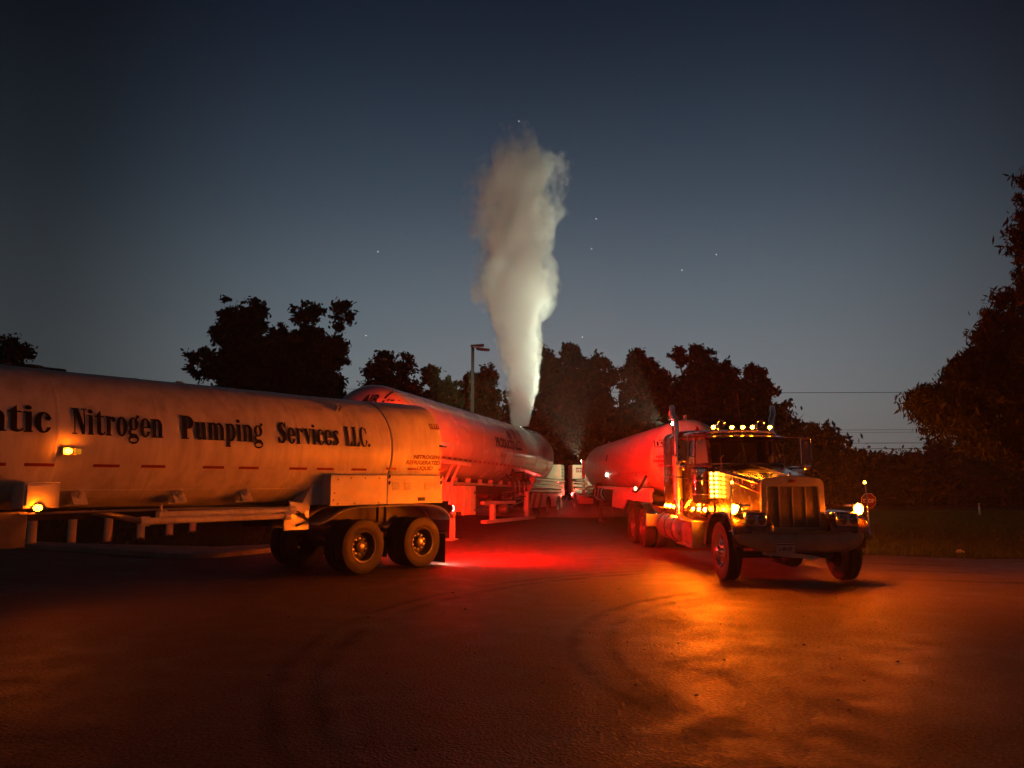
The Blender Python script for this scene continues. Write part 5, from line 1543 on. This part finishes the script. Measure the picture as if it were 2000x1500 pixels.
# ------------------------------------------------------------------ steam plume
def steam():
    m, nt, out = new_mat('steam')
    N = nt.nodes.new; L = nt.links.new
    tc = N('ShaderNodeTexCoord'); sep = N('ShaderNodeSeparateXYZ'); L(tc.outputs['Object'], sep.inputs[0])
    H = 13.8
    def math_(op, a, b_=None, c_=None, clamp=False):
        n = N('ShaderNodeMath'); n.operation = op; n.use_clamp = clamp
        for i, q in enumerate((a, b_, c_)):
            if q is None: continue
            if isinstance(q, (int, float)): n.inputs[i].default_value = q
            else: L(q, n.inputs[i])
        return n.outputs[0]
    t = math_('DIVIDE', sep.outputs[2], H, clamp=True)
    def curve(pts, lo, hi):
        n = N('ShaderNodeFloatCurve'); L(t, n.inputs['Value'])
        c = n.mapping.curves[0]
        c.points[0].location = (0, (pts[0][1] - lo) / (hi - lo)); c.points[1].location = (1, (pts[-1][1] - lo) / (hi - lo))
        for (a, b_) in pts[1:-1]: c.points.new(a, (b_ - lo) / (hi - lo))
        n.mapping.update()
        return math_('ADD', math_('MULTIPLY', n.outputs[0], hi - lo), lo)
    rad = curve(PL_R, 0, 3); cx = curve(PL_C, -1, 1)
    n1 = N('ShaderNodeTexNoise'); n1.inputs['Scale'].default_value = .82; n1.inputs['Detail'].default_value = 5; n1.inputs['Roughness'].default_value = .62
    mp = N('ShaderNodeMapping'); mp.inputs['Scale'].default_value = (1, 1, .62); mp.inputs['Location'].default_value = (3.1, 0, 1.7); L(tc.outputs['Object'], mp.inputs[0]); L(mp.outputs[0], n1.inputs[0])
    n2 = N('ShaderNodeTexNoise'); n2.inputs['Scale'].default_value = 1.9; n2.inputs['Detail'].default_value = 5; L(tc.outputs['Object'], n2.inputs[0])
    dx = math_('SUBTRACT', sep.outputs[0], cx)
    d = math_('SQRT', math_('ADD', math_('MULTIPLY', dx, dx), math_('MULTIPLY', sep.outputs[1], sep.outputs[1])))
    d = math_('DIVIDE', d, rad)
    k = math_('ADD', math_('MULTIPLY', t, 1.25), .22)
    d = math_('ADD', d, math_('MULTIPLY', math_('SUBTRACT', n1.outputs[0], .5), math_('MULTIPLY', k, 2.5)))
    d = math_('ADD', d, math_('MULTIPLY', math_('SUBTRACT', n2.outputs[0], .5), .55))
    # top fades out
    d = math_('ADD', d, math_('MULTIPLY', math_('MAXIMUM', math_('SUBTRACT', t, .90), 0), 6.0))
    ms = N('ShaderNodeMapRange'); ms.interpolation_type = 'SMOOTHSTEP'; L(d, ms.inputs[0])
    w0 = math_('SUBTRACT', .90, math_('MULTIPLY', t, .36)); L(w0, ms.inputs[1]); ms.inputs[2].default_value = 1.06; ms.inputs[3].default_value = 1; ms.inputs[4].default_value = 0
    dens = math_('MULTIPLY', ms.outputs[0], curve([(0, 7), (.2, 4.2), (.5, 2.1), (.8, 1.3), (1, .7)], 0, 8))
    v = N('ShaderNodeVolumePrincipled'); v.inputs['Color'].default_value = (.97, .97, .94, 1); v.inputs['Anisotropy'].default_value = .1
    L(dens, v.inputs['Density'])
    L(v.outputs[0], out.inputs['Volume'])
    return m


PL_R = [(0, .36), (.10, .66), (.22, .92), (.34, 1.15), (.40, 1.45), (.47, 1.75), (.62, 1.75), (.8, 1.8), (.92, 1.7), (1, 1.4)]
PL_C = [(0, 0), (.1, .06), (.25, .0), (.4, -.2), (.52, -.22), (.65, -.33), (.8, -.12), (.92, .1), (1, .05)]
p0 = T2.matrix_basis @ Vector((1.2, 0, cz2 + R2 + .10))
prof = [(0.0, .02), (.02, .55), (1.3, 1.1), (2.9, 1.6), (4.6, 2.1), (6.0, 2.8), (7.4, 3.4), (9, 3.7), (12.5, 3.6), (14, 2.6), (14.45, .02)]
st = MB().lathe(prof, 'z', n=28).build('steam_plume', steam(), loc=(p0.x, p0.y, p0.z))
tag(st, 'tall pale column of steam venting from the top of the tank into the dusk sky', 'steam')
st['kind'] = 'stuff'

# real lamps that light the steam and the ground behind: the truck's rear work lamp, the post lamp of the red trailer, plus an added verge spot
def spot(name, par, loc, target, W, size, blend, col, r=.05, sx=1.0):
    l = bpy.data.lights.new(name, 'SPOT'); l.energy = W; l.spot_size = R(size); l.spot_blend = blend; l.color = col; l.shadow_soft_size = r
    o = bpy.data.objects.new(name, l); COL.objects.link(o)
    wp = par.matrix_basis @ Vector(loc)
    o.location = wp
    o.rotation_euler = (Vector(target) - wp).to_track_quat('-Z', 'Y').to_euler()
    o.scale = (sx, 1, 1)
    return o
spot('work_lamp_light', K, (-5.16, -.98, 3.19), (p0.x, p0.y, 10.8), 10500, 54, .6, (.90, 1, .74), sx=.34)
spot('post_lamp_light', T3, (1.70, -1.14, 2.62), (p0.x + .3, p0.y, 13.0), 10000, 78, .8, (.90, 1, .74), sx=.42)
spot('yard_lamp_light', T3, (1.70, -1.14, 2.50), (2.4, 42.0, .2), 110, 120, .6, (.80, 1, .55))
spot('verge_lamp_light', T3, (1.70, 1.14, 2.50), (15.5, 34.0, .2), 900, 80, .8, (.75, 1, .45))  # added spot that tints the right lawn green


# low cold mist creeping over the lot behind the trailers
mm, nt, out = new_mat('mist')
tc = nt.nodes.new('ShaderNodeTexCoord'); sp2 = nt.nodes.new('ShaderNodeSeparateXYZ'); nt.links.new(tc.outputs['Object'], sp2.inputs[0])
nz = nt.nodes.new('ShaderNodeTexNoise'); nz.inputs['Scale'].default_value = .55; nz.inputs['Detail'].default_value = 3; nt.links.new(tc.outputs['Object'], nz.inputs[0])
a1 = nt.nodes.new('ShaderNodeMapRange'); a1.inputs[1].default_value = .40; a1.inputs[2].default_value = .72; a1.inputs[3].default_value = 0; a1.inputs[4].default_value = .55; nt.links.new(nz.outputs[0], a1.inputs[0])
a2 = nt.nodes.new('ShaderNodeMapRange'); a2.inputs[1].default_value = .05; a2.inputs[2].default_value = .75; a2.inputs[3].default_value = 1; a2.inputs[4].default_value = 0; nt.links.new(sp2.outputs[2], a2.inputs[0])
mu = nt.nodes.new('ShaderNodeMath'); mu.operation = 'MULTIPLY'; nt.links.new(a1.outputs[0], mu.inputs[0]); nt.links.new(a2.outputs[0], mu.inputs[1])
v = nt.nodes.new('ShaderNodeVolumePrincipled'); v.inputs['Color'].default_value = (.95, .95, .93, 1); nt.links.new(mu.outputs[0], v.inputs['Density']); nt.links.new(v.outputs[0], out.inputs['Volume'])
mst = MB().lathe([(.0, .02), (.01, 1.0), (.35, .95), (.62, .72), (.8, .02)], 'z', n=28).build('mist', mm, loc=(2.6, 38.6, gz(38.6) + .03))
mst.scale = (5.2, 6.0, 1.0)
tag(mst, 'thin pale ground mist drifting between the rear wheels of the two far trailers', 'mist'); mst['kind'] = 'stuff'

# ------------------------------------------------------------------ thin night haze over the whole lot
mh, nt, out = new_mat('haze')
v = nt.nodes.new('ShaderNodeVolumePrincipled'); v.inputs['Density'].default_value = HAZE; v.inputs['Anisotropy'].default_value = .35
v.inputs['Color'].default_value = (1.0, .86, .68, 1)
nt.links.new(v.outputs[0], out.inputs['Volume'])
hz = MB().bx(-305, 305, -65, 305, -1, 20.5).build('haze', mh, smooth=0)
kind(hz, 'stuff')
